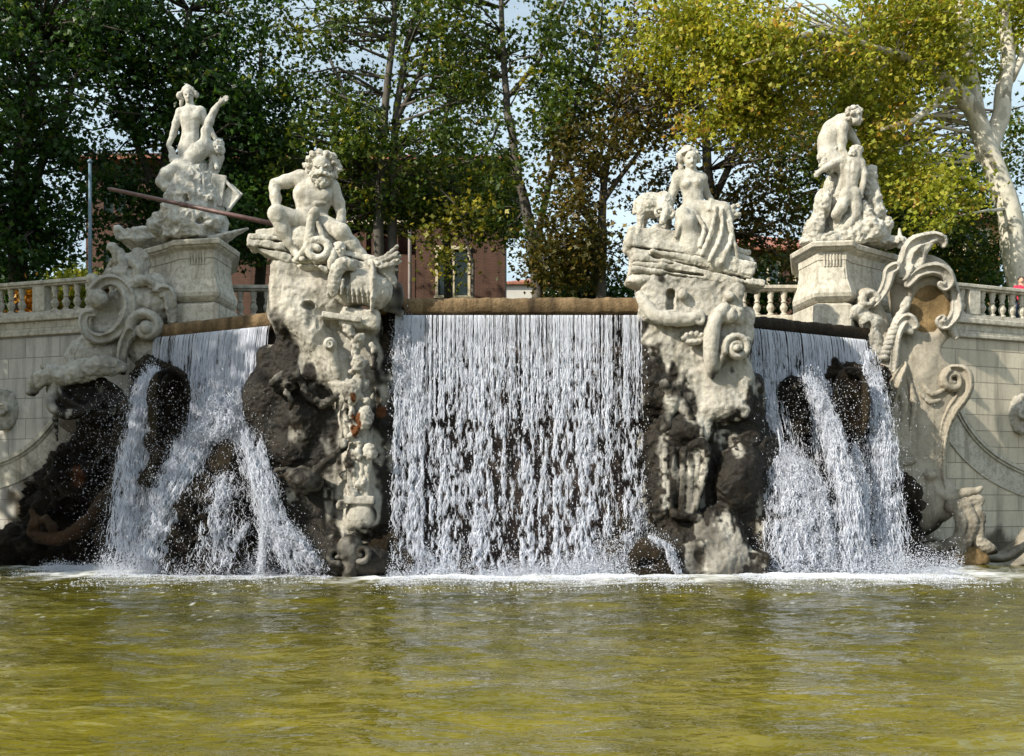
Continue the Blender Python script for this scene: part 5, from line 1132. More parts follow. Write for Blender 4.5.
# rows of the grid get coarser towards the viewer's feet and the far corners
ys = np.concatenate([np.linspace(-14, 5, 40), np.linspace(5.1, 29.5, 420), np.linspace(29.6, 36, 40)]); xs = np.concatenate([np.linspace(-21, -14, 36)[:-1], np.linspace(-14, 14, 480), np.linspace(14, 21, 36)[1:]])
XX, YY = np.meshgrid(xs, ys); xx, yy = XX.ravel(), YY.ravel(); zz = water_h(xx, yy)
# foam where the falls strike the water: (column, row of the waterline, reach along, reach across in metres)
foam = np.zeros(len(xx)); fn_ = vn(np.stack([xx, yy, 0 * xx], 1), .5); f2 = vn(np.stack([xx, yy, 0 * xx], 1), .16)
def base_pt(px, py): Y = CH * F / (py - HY); return (px - CX) * Y / F, Y
for px0, px1, y0, w_, s_ in ((35, 110, 567, .55, .75), (105, 330, 573, .8, 1.0), (380, 560, 576, .75, 1.0), (540, 655, 575, .9, 1.1), (640, 690, 577, .6, .7), (740, 880, 576, .85, 1.0), (840, 965, 574, .75, .85)):
    a, b = base_pt(px0, y0), base_pt(px1, y0)
    d = np.hypot(np.maximum(np.maximum(a[0] - xx, xx - b[0]), 0), (yy - a[1]) * np.where(yy < a[1], 1, .5))
    foam = np.maximum(foam, s_ * np.maximum(sstep(w_ * 1.7, w_ * .15, d + 1.2 * w_ * (fn_ - .5) + .7 * w_ * (f2 - .5)), .75 * sstep(w_ * 3.2, 0, d + 1.6 * w_ * (fn_ - .5) + 1.6 * w_ * (f2 - .5))))
spk = vn(np.stack([xx, yy, 0 * xx + 9], 1), .11); foam = np.maximum(foam, sstep(.86, .93, spk) * sstep(10, 22, yy) * .5)
foam[np.abs(xx) > 14.5] = 0
zz += foam * .05 * f2
k = np.arange(len(xx)).reshape(XX.shape); f = np.stack([k[:-1, :-1].ravel(), k[:-1, 1:].ravel(), k[1:, 1:].ravel(), k[1:, :-1].ravel()], 1)
struct(mesh_obj('water', np.stack([xx, yy, zz], 1), f, M['water'], None, True, {'foam': ('POINT', np.clip(foam, 0, 1))}))

# ------------------------------------------------------------------ falling water
class Drops:
    def __init__(s): s.v = []; s.f = []; s.n = 0
    def tubes(s, C, Rr, eps=.0035):
        """C (N,M,3) centre lines, Rr (N,M) radii; four sided strands, left out where they break"""
        N, Mm, _ = C.shape; off = np.array([[1, 0, 0], [0, 1, 0], [-1, 0, 0], [0, -1, 0]], float)
        V = C[:, :, None, :] + Rr[:, :, None, None] * off; idx = np.arange(N * Mm * 4).reshape(N, Mm, 4)
        ok = (Rr[:, :-1] > eps) | (Rr[:, 1:] > eps); q = []
        for i in range(4): j = (i + 1) % 4; q.append(np.stack([idx[:, :-1, i], idx[:, :-1, j], idx[:, 1:, j], idx[:, 1:, i]], -1)[ok])
        q = np.vstack(q); used = np.unique(q); re = np.full(N * Mm * 4, -1); re[used] = np.arange(len(used))
        s.v.append(V.reshape(-1, 3)[used]); s.f.append(re[q] + s.n); s.n += len(used)
    def drops(s, c, r, stretch=1.5):
        """octahedral droplets; quads are used with a repeated tip so that one array holds all"""
        o = np.array([[1, 0, 0], [0, 1, 0], [-1, 0, 0], [0, -1, 0]], float); N = len(c); r = np.broadcast_to(r, (N,))
        st = np.broadcast_to(stretch, (N,))
        rot = RNG.uniform(0, 1.57, N); co, si = np.cos(rot), np.sin(rot)
        ox = o[None, :, 0] * co[:, None] - o[None, :, 1] * si[:, None]; oy = o[None, :, 0] * si[:, None] + o[None, :, 1] * co[:, None]
        V = np.zeros((N, 8, 3))
        for j, zz_ in ((0, .5), (4, -.5)):
            V[:, j:j + 4, 0] = c[:, None, 0] + ox * r[:, None] * .8; V[:, j:j + 4, 1] = c[:, None, 1] + oy * r[:, None] * .8; V[:, j:j + 4, 2] = (c[:, 2] + zz_ * r * st)[:, None]
        b = np.arange(N)[:, None] * 8 + s.n
        for i in range(4): j = (i + 1) % 4; s.f.append(np.concatenate([b + i, b + j, b + 4 + j, b + 4 + i], 1)[:, ::-1])
        s.f.append(np.concatenate([b, b + 1, b + 2, b + 3], 1)); s.f.append(np.concatenate([b + 7, b + 6, b + 5, b + 4], 1))
        s.v.append(V.reshape(-1, 3)); s.n += 8 * N
    def build(s, name, parent=None, base=(0, 0, 0)):
        return mesh_obj(name, np.vstack(s.v), np.vstack(s.f), M['fall'], parent, True, None, base if parent is None else None)

def n1d(N, Mm, per, rng):
    """N smooth noise rows of Mm samples, feature length per samples, -1..1"""
    k = int(Mm / per) + 3; L = rng.uniform(-1, 1, (N, k)); x = np.arange(Mm) / per; i = x.astype(int); f = x - i; f = f * f * (3 - 2 * f)
    return L[:, i] * (1 - f) + L[:, i + 1] * f

def curtain(D, p0, p1, ztop, zbot, N, rng, r=.007, v=.5, step=.05, spread=1.0, thin=0.0, zb_fn=None, seed=0.0, fade=None):
    """a sheet of water leaving the lip p0-p1: many hair-thin threads that run straight at first, then tear into
    shared clumps and gaps as they fall"""
    p0, p1 = np.array(p0), np.array(p1); L = np.linalg.norm(p1 - p0); d = (p1 - p0) / L; n = np.array([d[1], -d[0]])
    u = rng.uniform(0, 1, N); rope = np.round(u * L / .11 + rng.normal(0, .22, N)) * .11 / L; u = np.clip(np.where(rng.random(N) < .5, rope + rng.normal(0, .012, N) / L, u), 0, 1)
    H = ztop - zbot; Mm = int(H / step) + 1; s = np.linspace(0, H, Mm)[None, :]; fr = np.clip(s / 6.5, 0, 1)
    t = np.sqrt(s / 4.9); fwd = .06 + v * t * rng.uniform(.8, 1.2, (N, 1)) + (.14 * fr) * n1d(N, Mm, 5, rng)
    lat = (.006 + .055 * fr * spread) * n1d(N, Mm, 3.0, rng) + .06 * fr * n1d(N, Mm, 14, rng)
    x = u[:, None] * L + lat; z = ztop - s - .06 * fr * n1d(N, Mm, 2.5, rng)
    C = np.concatenate([p0[None, None, :] + d * x[:, :, None] + n * fwd[:, :, None], z[:, :, None]], 2)
    q = np.stack([x.ravel() * 1.0, np.full(x.size, seed), z.ravel() * .36], 1)
    clump = (vn(q, .052) + .6 * vn(q * [1, 1, .5] + 3, .10)).reshape(x.shape) / 1.6                  # where neighbouring threads gather
    col = vn(np.stack([u * L, np.full(N, seed + 5), np.zeros(N)], 1), .16)[:, None]                   # full and meagre columns
    w_ = rng.uniform(.5, 1.3, (N, 1)) * (.35 + 1.3 * col)
    a = np.clip(fr * 2.6, 0, 1)
    Rr = r * w_ * ((1 - a) * (1.0 + .25 * n1d(N, Mm, 3, rng)) + a * (1.2 + 7.0 * (clump - .51 - .055 * fr - thin) + 3.0 * (col - .5) * fr + .9 * n1d(N, Mm, 1.4, rng)))
    if fade is not None: Rr = Rr * fade(C[:, :, 0], C[:, :, 2])
    if zb_fn is not None: Rr = np.where(C[:, :, 2] > zb_fn(C[:, :, 0]) + .25 * n1d(N, Mm, 9, rng), Rr, 0)
    D.tubes(C, np.clip(Rr, 0, r * 3.2), .0022)
    return C

def stream(D, pts, N, rng, r=.0075, M_=110, jit=.06, dr=13):
    """water running and leaping down the rocks along pts (px,py,Y,half width px)"""
    pts = np.array(pts, float); tt = np.linspace(0, len(pts) - 1, M_); i = np.minimum(tt.astype(int), len(pts) - 2); f = (tt - i)[:, None]
    N = int(N * 2.2); r *= .62; q = pts[i] * (1 - f) + pts[i + 1] * f; k = np.array([.25, .5, .25])
    for c_ in range(4): q[2:-2, c_] = np.convolve(q[:, c_], np.ones(5) / 5, 'same')[2:-2]
    lat = np.clip(rng.normal(0, .48, (N, 1)) + .35 * n1d(N, M_, 16, rng), -1.3, 1.3)
    px = q[None, :, 0] + lat * q[None, :, 3]; Y = q[None, :, 2] + rng.uniform(-.12, .12, (N, 1)) + .10 * n1d(N, M_, 4, rng) + np.zeros((N, M_))
    C = np.stack([(px - CX) * Y / F, Y, CH + (HY - q[None, :, 1]) * Y / F + np.zeros((N, M_))], 2)
    C[:, :, 0] += jit * n1d(N, M_, 2.6, rng); C[:, :, 2] += jit * n1d(N, M_, 2.2, rng)
    st = rng.uniform(0, .35, (N, 1)) * M_; en = M_ * rng.uniform(.7, 1.0, (N, 1)); ii = np.arange(M_)[None, :]
    g_ = C.reshape(-1, 3) * np.array([1, .3, .55]); clump = (vn(g_, .09) + .5 * vn(g_ + 4, .24)).reshape(N, M_) / 1.5
    Rr = r * rng.uniform(.5, 1.5, (N, 1)) * (1.0 + 6.5 * (clump - .5) + 1.7 * n1d(N, M_, 1.1, rng)) * np.exp(-.5 * lat ** 2)
    D.tubes(C, np.where((ii >= st) & (ii <= en), np.clip(Rr, 0, r * 3.5), 0), .0022)
    K = int(N * dr); a = rng.integers(0, N, K); b = rng.integers(0, M_, K); c = C[a, b] + rng.normal(0, 1, (K, 3)) * np.array([.07, .08, .10]) * (1 + q[b, 3:4] / 12)
    c[:, 2] = np.maximum(c[:, 2], .02); D.drops(c, np.abs(rng.normal(0, .0038, K)) + .0025, rng.uniform(1, 4.5, K))

def spray(D, px0, px1, py, Y, n, rng, h=.35, r=.013):
    K = n; px = rng.uniform(px0, px1, K); Yq = Y + rng.normal(0, .22, K); z = np.abs(rng.normal(0, h, K)) * (.6 + .8 * vn(np.stack([px / 40, 0 * px, 0 * px], 1), .5))
    c = np.stack([(px - CX) * Y / F, Yq, z], 1); D.drops(c, np.abs(rng.normal(0, r, K)) + .005, 1.2)

rg = np.random.default_rng(21)
def fine(D, px, py, Y, sy, n, r=.0036, st=2.6):
    """loose drops at these columns and rows"""
    c = np.stack([(px - CX) * Y / F, np.full(len(px), Y) + rg.normal(0, sy, len(px)), np.maximum(CH + (HY - py) * Y / F, .02)], 1)
    D.drops(c, np.abs(rg.normal(0, r, len(px))) + .003, st)
cw = thing('waterfall', 'wide central curtain of water falling from the straight brown weir', 'waterfall', (0.2, 26, 0))
D = Drops()
x0, x1 = xy(396, 26.08), xy(641, 26.08)
fd = lambda x, z: 1 + .55 * np.exp(-((x - .1) / 1.1) ** 2 - ((z - 5.0) / .75) ** 2)
curtain(D, x0, x1, 6.5, .0, 860, rg, .0045, .16, spread=1.4, fade=fd, thin=.034, step=.042)
curtain(D, x0, xy(425, 26.08), 6.5, 0, 190, rg, .005, .22, spread=2.2, seed=3)
curtain(D, x0, x1, 6.5, 3.9, 420, rg, .0042, .13, seed=7, fade=fd)
D.build('curtain', cw)
D = Drops(); spray(D, 388, 655, 575, 25.85, 20000, rg, .20, .0048); spray(D, 560, 660, 575, 25.8, 8000, rg, .34, .006); spray(D, 390, 470, 575, 25.9, 5000, rg, .34, .006)
K = 6500; c = np.stack([rg.uniform(-3.1, 3.4, K), 25.85 + rg.normal(0, .2, K), 5.6 * rg.random(K) ** 1.4 + .05], 1); D.drops(c, np.abs(rg.normal(0, .006, K)) + .003, 3)
stream(D, [(642, 505, 26, 8), (628, 540, 25.9, 12), (612, 575, 25.85, 16)], 60, rg); stream(D, [(650, 536, 25.4, 3), (668, 548, 25.4, 4), (678, 575, 25.4, 5)], 36, rg)
stream(D, [(404, 318, 26, 5), (400, 350, 25.95, 8), (398, 400, 25.9, 8)], 50, rg)
D.build('splash', cw)

lw = thing('waterfall', 'left cascade spilling from the ochre weir and splitting over dark rocks', 'waterfall', (-7.4, 27, 0))
D = Drops(); a, b = np.array(LWL[0]), np.array(LWL[1]); n_ = np.array([b[1] - a[1], -(b[0] - a[0])]); n_ /= np.linalg.norm(n_)
lip = lambda s_: a + (b - a) * s_ + n_ * .12
def rock_stop(x): return np.where(x < -9.0, 4.6, np.where(x < -8.1, 4.9, np.where(x < -7.5, 4.2, 3.5)))
curtain(D, lip(.06), lip(.97), 6.34, 3.2, 820, rg, .0047, .30, zb_fn=rock_stop, thin=.02, seed=11)
curtain(D, lip(.42), lip(.90), 6.34, 3.1, 380, rg, .0048, .42, spread=1.6, seed=13, zb_fn=lambda x: np.full(x.shape, 3.2))
curtain(D, lip(.10), lip(.88), 4.6, .05, 330, rg, .0044, 1.35, spread=3.2, seed=15, thin=.07, step=.045, fade=lambda x, z: np.clip((4.4 - z) / .8, 0, 1))
D.build('curtain', lw)
D = Drops()
stream(D, [(154, 366, 27.6, 6), (145, 384, 27.3, 10), (138, 410, 27.1, 10), (133, 450, 26.9, 12), (126, 510, 26.7, 15), (120, 562, 26.5, 19)], 150, rg)
stream(D, [(200, 428, 26.5, 7), (190, 448, 26.2, 15), (178, 480, 25.95, 18), (168, 520, 25.85, 20), (162, 572, 25.8, 28)], 270, rg, .0085)
stream(D, [(222, 390, 26.6, 22), (220, 420, 26.2, 22), (208, 442, 25.95, 14)], 90, rg)
stream(D, [(242, 425, 26.3, 14), (252, 450, 25.95, 13), (262, 485, 25.7, 13), (270, 515, 25.6, 13), (286, 545, 25.5, 20), (306, 575, 25.45, 24)], 190, rg)
stream(D, [(266, 515, 25.6, 4), (263, 545, 25.55, 3), (261, 576, 25.5, 5)], 36, rg); stream(D, [(249, 522, 25.9, 2), (236, 540, 25.8, 3), (224, 565, 25.7, 4)], 30, rg)
stream(D, [(270, 528, 25.55, 4), (296, 538, 25.45, 6), (324, 572, 25.4, 6)], 50, rg)
stream(D, [(226, 470, 26.0, 14), (216, 510, 25.75, 22), (214, 572, 25.65, 26)], 70, rg)
spray(D, 100, 330, 573, 26.0, 17000, rg, .30, .0048); spray(D, 45, 120, 567, 27.6, 3000, rg, .10, .006)
K = 5200; fine(D, np.concatenate([rg.normal(140, 26, K // 2), rg.normal(195, 42, K - K // 2)]), 575 - 195 * rg.random(K) ** 1.3, 26.0, .2, K)
K = 1300; fine(D, rg.normal(104, 24, K), rg.normal(465, 50, K), 27.3, .3, K, .0042, 1.6)
D.build('splash', lw)

rw = thing('waterfall', 'right cascade spilling from the dark weir, with a bright splash in its middle', 'waterfall', (7.5, 27, 0))
D = Drops(); a, b = np.array(RWL[0]), np.array(RWL[1]); n_ = np.array([b[1] - a[1], -(b[0] - a[0])]); n_ /= np.linalg.norm(n_)
rstop = lambda x: np.where(x > 8.8, 2.8, np.where(x > 7.6, 4.4, np.where(x > 6.9, 4.6, 3.6)))
curtain(D, lip(.03), lip(.94), 6.30, 2.4, 880, rg, .0047, .32, zb_fn=rstop, thin=.02, seed=17)
curtain(D, lip(.04), lip(.97), 4.9, .05, 300, rg, .0044, 1.05, spread=2.8, seed=19, thin=.06, step=.045, fade=lambda x, z: np.clip((4.7 - z) / .8, 0, 1))
D.build('curtain', rw)
D = Drops()
stream(D, [(758, 370, 27.0, 8), (765, 400, 26.8, 9), (769, 440, 26.6, 7), (766, 520, 26.4, 7), (764, 572, 26.3, 10)], 90, rg)
stream(D, [(778, 450, 26.6, 5), (790, 462, 26.3, 16), (797, 490, 26.05, 24), (796, 530, 25.95, 24), (802, 572, 25.9, 30)], 430, rg, .0095)
stream(D, [(806, 374, 26.9, 5), (820, 400, 26.6, 9), (834, 440, 26.3, 11), (846, 490, 26.1, 13), (853, 572, 26.0, 16)], 190, rg)
stream(D, [(868, 350, 27.5, 6), (876, 400, 27.2, 11), (882, 450, 27.0, 13), (886, 510, 26.8, 15), (892, 572, 26.6, 20)], 190, rg)
stream(D, [(855, 442, 26.7, 3), (862, 480, 26.5, 5), (868, 572, 26.3, 10)], 60, rg); stream(D, [(822, 480, 26.2, 3), (826, 520, 26.0, 6), (832, 572, 25.9, 9)], 60, rg)
spray(D, 745, 960, 575, 26.1, 18000, rg, .30, .0048); K = 5200; fine(D, rg.normal(825, 46, K), 575 - 195 * rg.random(K) ** 1.3, 26.2, .2, K)
D.build('splash', rw)
# loose foam riding on the pool
D = Drops()
for px0, px1, py, n in ((40, 110, 568, 2500), (100, 335, 576, 9000), (382, 690, 579, 12000), (735, 970, 578, 9000)):
    px = rg.uniform(px0, px1, n); Yq = CH * F / (py - HY) + np.where(rg.random(n) < .7, rg.normal(.2, .4, n), -np.abs(rg.normal(0, 1.4, n))); x = (px - CX) * (CH * F / (py - HY)) / F
    D.drops(np.stack([x, Yq, water_h(x, Yq) + .02], 1), np.abs(rg.normal(0, .009, n)) + .004, .7)
o = D.build('foam'); o['kind'] = 'stuff'; o['label'] = 'white foam and bubbles where the falls strike the pool'; o['category'] = 'foam'

# ------------------------------------------------------------------ trees
def leaves(clusters, per, size, sigma, rng, flat=.75):
    """clusters (n,3) -> kite shaped leaves, (v, f, tint)"""
    n = len(clusters); per_ = rng.integers(int(per * .5), int(per * 1.5), n); idx = np.repeat(np.arange(n), per_); K = len(idx)
    g = rng.normal(0, 1, (K, 3)); sg = sigma * rng.uniform(.6, 1.3, n)[idx]
    c = clusters[idx] + g * sg[:, None] * np.array([1, 1, flat])
    a = rng.normal(0, 1, (K, 3)); a[:, 2] -= .35; a /= np.linalg.norm(a, axis=1)[:, None]
    nn = rng.normal(0, 1, (K, 3)); nn[:, 2] = np.abs(nn[:, 2]) + .4; b = np.cross(a, nn); b /= np.linalg.norm(b, axis=1)[:, None] + 1e-9; up = np.cross(a, b)
    s_ = size * rng.uniform(.45, 1.45, K)[:, None]
    v = np.stack([c, c + a * s_ * .45 + b * s_ * .38 + up * s_ * .10, c + a * s_ * 1.05 - up * s_ * .12, c + a * s_ * .45 - b * s_ * .38 + up * s_ * .10], 1).reshape(-1, 3)
    v2 = np.stack([c + a * s_ * .12, c + a * s_ * .62 + b * s_ * .60 - up * s_ * .05, c + a * s_ * .50 + up * s_ * .04, c + a * s_ * .62 - b * s_ * .60 - up * s_ * .05], 1).reshape(-1, 3)   # the two side lobes
    ct = rng.normal(.45, .19, n)[idx]; tint = np.clip(ct + rng.normal(0, .16, K), 0, 1)
    return np.vstack([v, v2]), np.arange(K * 8).reshape(K * 2, 4), np.concatenate([tint, tint])
def tree(name, label, base, trunks, blobs, leafmat, bark, rng, size=.24, per=26, sigma=.42, group='plane trees behind the fountain', twig=.35, gap=.3):
    """trunks: lists of (px,py,Y,r px); blobs: (px,py,Y,rx px,ry px,depth m,n clusters)"""
    t = thing(name, label, 'tree', base, group)
    cl = []
    for px, py, Y, rx, ry, dm, n in blobs:
        q = rng.normal(0, 1, (n, 3)); q /= np.linalg.norm(q, axis=1)[:, None]; q *= (rng.random((n, 1)) ** .42)
        q = P(px, py, Y) + q * np.array([rx * Y / F, dm, ry * Y / F]); cl.append(q)
    cl = np.vstack(cl)
    dens = vn(cl, 2.2) + .5 * vn(cl, .9); cl = cl[dens > np.quantile(dens, gap)]
    cl = cl[cl[:, 2] > TZ + .8] if base[2] > 3 else cl
    mb = MB(); joints = []
    for tr in trunks:
        pts = []
        for px, py, Y, r in tr: pts.append((*P(px, py, Y), r * Y / F))
        pts = np.array(pts); k = (len(pts) - 1) * 5 + 1; s_ = np.linspace(0, len(pts) - 1, k); fine = np.stack([np.interp(s_, np.arange(len(pts)), pts[:, i]) for i in range(4)], 1)
        fine[1:-1] = (fine[:-2] + 2 * fine[1:-1] + fine[2:]) / 4
        wv = np.stack([vn(fine[:, :3] + 5, .9), vn(fine[:, :3] + 11, .9), 0 * s_], 1) - .5; wv[:, 2] = 0; wv[0] = 0; fine[:, :3] += wv * .22 * np.clip(s_, 0, 1)[:, None]
        mb.tube(fine, 10)
        if not joints or (len(tr) >= 4 and tr[-1][3] > .95): joints.append(fine)
    mb.build('trunk', bark, t, smooth=True)
    J = np.vstack(joints); J = J[J[:, 2] > J[:, 2].min() + .35 * (J[:, 2].max() - J[:, 2].min())]
    lm = MB(); sel = rng.random(len(cl)) < twig
    for c in cl[sel]:
        d = np.linalg.norm(J[:, :3] - c, axis=1) + 1.2 * np.maximum(J[:, 2] - c[2], 0); j = J[np.argmin(d)]; 
        L = np.linalg.norm(j[:3] - c); r0 = min(j[3] * .5, .014 * L + .015); m_ = (j[:3] + c) / 2 + np.array([0, 0, .10 * L]) + rng.normal(0, .06 * L, 3)
        m2 = j[:3] * .25 + c * .75 + np.array([0, 0, .06 * L]) + rng.normal(0, .05 * L, 3)
        lm.tube([(*j[:3], r0), (*m_, r0 * .7), (*m2, r0 * .45), (*c, .006)], 5)
    lm.build('limbs', bark, t, smooth=True)
    v, f, tint = leaves(cl, per, size, sigma, rng)
    mesh_obj('crown', v, f, leafmat, t, False, {'tint': ('FACE', tint)})
    return t
g = np.random.default_rng(99)
def B0(px, Y): p = P(px, 0, Y); return (p[0], p[1], TZ)
def gy(Y): return HY - (TZ - CH) * F / Y               # row of the terrace ground at this distance
tree('plane_tree', 'dark green tree filling the upper left corner, trunk at the left edge', B0(22, 42), [[(22, gy(42), 42, 11), (18, 250, 42, 9), (22, 160, 42, 7), (40, 40, 42, 4)], [(20, 230, 42, 5), (48, 150, 42, 4), (80, 70, 41, 2)]],
     [(20, 60, 42, 130, 100, 4, 460), (40, 150, 41, 90, 60, 3.5, 180), (15, 225, 41, 60, 60, 3, 210), (-60, 150, 42, 70, 130, 4, 260), (90, 10, 42, 110, 60, 4, 260)], M['leaf_dark'], M['darkbark'], g, size=.2, per=32, gap=.34)
tree('plane_tree', 'dark leafy tree above the statue that raises its arm', B0(165, 44), [[(160, gy(44), 44, 9), (158, 230, 44, 8), (172, 120, 44, 6), (190, 10, 44, 3)], [(160, 200, 44, 4), (130, 130, 44, 3), (105, 60, 44, 2)]],
     [(170, 40, 44, 130, 95, 4, 520), (130, 130, 43.5, 80, 45, 3, 130), (235, 120, 43.5, 75, 65, 3, 230), (240, 200, 43, 50, 60, 2.5, 170), (140, 215, 44, 60, 50, 2, 150)], M['leaf_dark'], M['darkbark'], g, size=.2, per=32, gap=.34)
tree('plane_tree', 'slender grey double trunked tree rising behind the bearded statue', B0(385, 43), [[(379, gy(43), 43, 6.5), (378, 250, 43, 5.5), (381, 150, 43, 4.5), (390, 60, 43, 3.2), (397, -40, 43, 2)], [(392, gy(43), 43.3, 6), (393, 200, 43.3, 4.5), (392, 140, 43.3, 4), (404, 60, 43.3, 3), (425, -30, 43.3, 2)], [(393, 125, 43.3, 3), (418, 80, 43.2, 2.4), (432, 30, 43.2, 1.6)], [(381, 160, 43, 3), (350, 110, 43, 2), (330, 60, 43, 1.4)]],
     [(340, 40, 43, 90, 80, 3.5, 270), (430, 60, 43, 70, 80, 3.5, 160), (350, 140, 42.5, 60, 50, 3, 130), (440, 150, 42.5, 50, 40, 2.5, 75), (430, 205, 42.5, 60, 32, 2.2, 130), (345, 205, 43.5, 44, 44, 2, 85), (480, 190, 43, 30, 40, 2, 60), (290, 190, 44, 40, 60, 2, 110)], M['leaf_mid'], M['bark'], g, size=.195, per=28, gap=.36)
tree('plane_tree', 'slender forked grey tree above the middle of the weir', B0(540, 42), [[(541, gy(42), 42, 6.5), (534, 240, 42, 5.5), (515, 160, 42, 4.4), (503, 80, 42, 3.4), (498, -40, 42, 2.2)], [(536, 250, 42, 4), (548, 180, 42, 3.4), (575, 110, 42, 2.6), (600, 40, 42, 1.6)], [(505, 100, 42, 2.6), (540, 60, 42, 2), (565, 0, 42, 1.4)]],
     [(480, 30, 42, 70, 70, 3, 140), (550, 30, 42, 70, 70, 3, 150), (560, 110, 41.5, 50, 50, 3, 95), (490, 150, 42, 38, 40, 2.5, 50), (520, 210, 42, 40, 45, 2, 60)], M['leaf_mid'], M['bark'], g, size=.19, per=28, gap=.34)
tree('plane_tree', 'brown leaved autumn tree low behind the right half of the weir', B0(598, 41), [[(600, gy(41), 41, 6), (601, 250, 41, 5), (606, 180, 41, 3.5), (620, 90, 41, 2)], [(602, 240, 41, 3), (575, 190, 41, 2.2), (560, 140, 41, 1.4)], [(604, 200, 41, 3), (640, 150, 41, 2), (660, 100, 41, 1.2)]],
     [(590, 240, 41, 58, 50, 3, 260), (600, 170, 41, 60, 55, 3, 190), (640, 110, 41, 50, 60, 2.5, 120), (560, 265, 40.5, 35, 28, 2, 80), (630, 255, 41, 35, 35, 2, 90)], M['leaf_rust'], M['bark'], g, size=.18, per=25, gap=.48)
tree('plane_tree', 'dark tree with sky gaps behind the woman and ram', B0(715, 46), [[(716, gy(46), 46, 7), (714, 230, 46, 6), (706, 130, 46, 4), (690, 30, 46, 2)], [(714, 200, 46, 4), (745, 130, 46, 3), (760, 60, 46, 2)]],
     [(690, 190, 46, 60, 60, 3, 120), (760, 240, 45, 55, 55, 3, 240), (640, 60, 46, 60, 60, 3, 110), (770, 150, 46, 60, 60, 3, 170), (690, 110, 46, 50, 40, 3, 70)], M['leaf_rust'], M['darkbark'], g, size=.19, per=25, gap=.48)
tree('plane_tree', 'huge yellow green plane tree with thick pale mottled trunk at right', B0(1022, 38), [[(1030, gy(38), 38, 15), (1018, 270, 38, 12.5), (1011, 220, 38, 11.8), (994, 165, 38, 10.5), (974, 115, 37.8, 9), (956, 85, 37.6, 8), (932, 70, 37.2, 5.5), (905, 55, 36.8, 4), (870, 46, 36.4, 3)],
      [(985, 160, 38, 10), (1003, 110, 38, 8.5), (1008, 60, 38, 7), (1004, 0, 38, 5)], [(978, 125, 38, 8), (972, 70, 38, 7), (966, 30, 38, 6), (955, -20, 38, 4)], [(870, 46, 36.4, 3.6), (820, 32, 35.4, 3.4), (790, 40, 34.9, 3), (764, 58, 34.6, 1.9), (742, 65, 34.5, .6)], [(955, 88, 37.4, 5), (915, 120, 36.6, 3), (880, 130, 36, 1.8)], [(1010, 80, 38, 5), (1040, 20, 38, 3)]],
     [(900, 28, 39, 130, 75, 3.2, 480), (735, 40, 37.6, 100, 60, 2.6, 300), (650, 25, 37.5, 50, 35, 2.4, 80), (800, 110, 38, 80, 45, 2.4, 190), (880, 140, 38, 60, 50, 2.4, 130), (1000, 10, 40, 70, 50, 2.5, 130), (880, 10, 36, 90, 30, 1.2, 70), (770, 50, 35, 46, 26, .8, 40), (840, 60, 35.6, 40, 26, .8, 26), (940, 60, 36.6, 50, 40, .8, 36), (720, 110, 37.5, 50, 35, 2, 55), (930, 200, 36.5, 45, 45, 2, 70)], M['leaf_gold'], M['palebark'], g, size=.165, per=44, sigma=.44, twig=.10, gap=.38)
tree('plane_tree', 'shadowy green tree behind the stooping statues and the scrolled crest', B0(905, 47), [[(905, gy(47), 47, 8), (902, 230, 47, 6), (910, 120, 47, 4), (900, 40, 47, 2)], [(903, 210, 47, 4), (860, 150, 47, 3), (830, 90, 47, 2)]],
     [(820, 180, 46, 60, 60, 3, 200), (920, 190, 46, 70, 70, 3, 260), (970, 240, 45, 55, 40, 2.5, 150), (890, 250, 45, 45, 30, 2, 80), (850, 90, 47, 90, 60, 3, 200), (1010, 150, 46, 50, 60, 3, 120)], M['leaf_mid'], M['darkbark'], g, size=.18, per=32)
# two trees on the bank left of the basin: they throw the shade that lies on the left half
sg = 'plane trees on the left bank'
for (x, y, h, lab) in ((-23.6, 22.4, 14.8, 'broad tree on the left bank of the pool shading the rocaille scroll'), (-32, 30, 22, 'tall tree on the left bank shading the dark trees')):
    t = tree('plane_tree', lab, (x, y, .35), [[(CX + x * F / y, HY - (.35 - CH) * F / y, y, .55 * F / y), (CX + (x + .3) * F / y, HY - (h * .5 - CH) * F / y, y, .4 * F / y), (CX + x * F / y, HY - (h * 1.1 - CH) * F / y, y, .12 * F / y)]],
             [(CX + x * F / y, HY - (h - CH) * F / y, y, 5.2 * F / y, 7.6 * F / y, 5.8, 800)], M['leaf_dark'], M['darkbark'], g, size=.42, per=24, sigma=.6, group=sg, twig=.1)
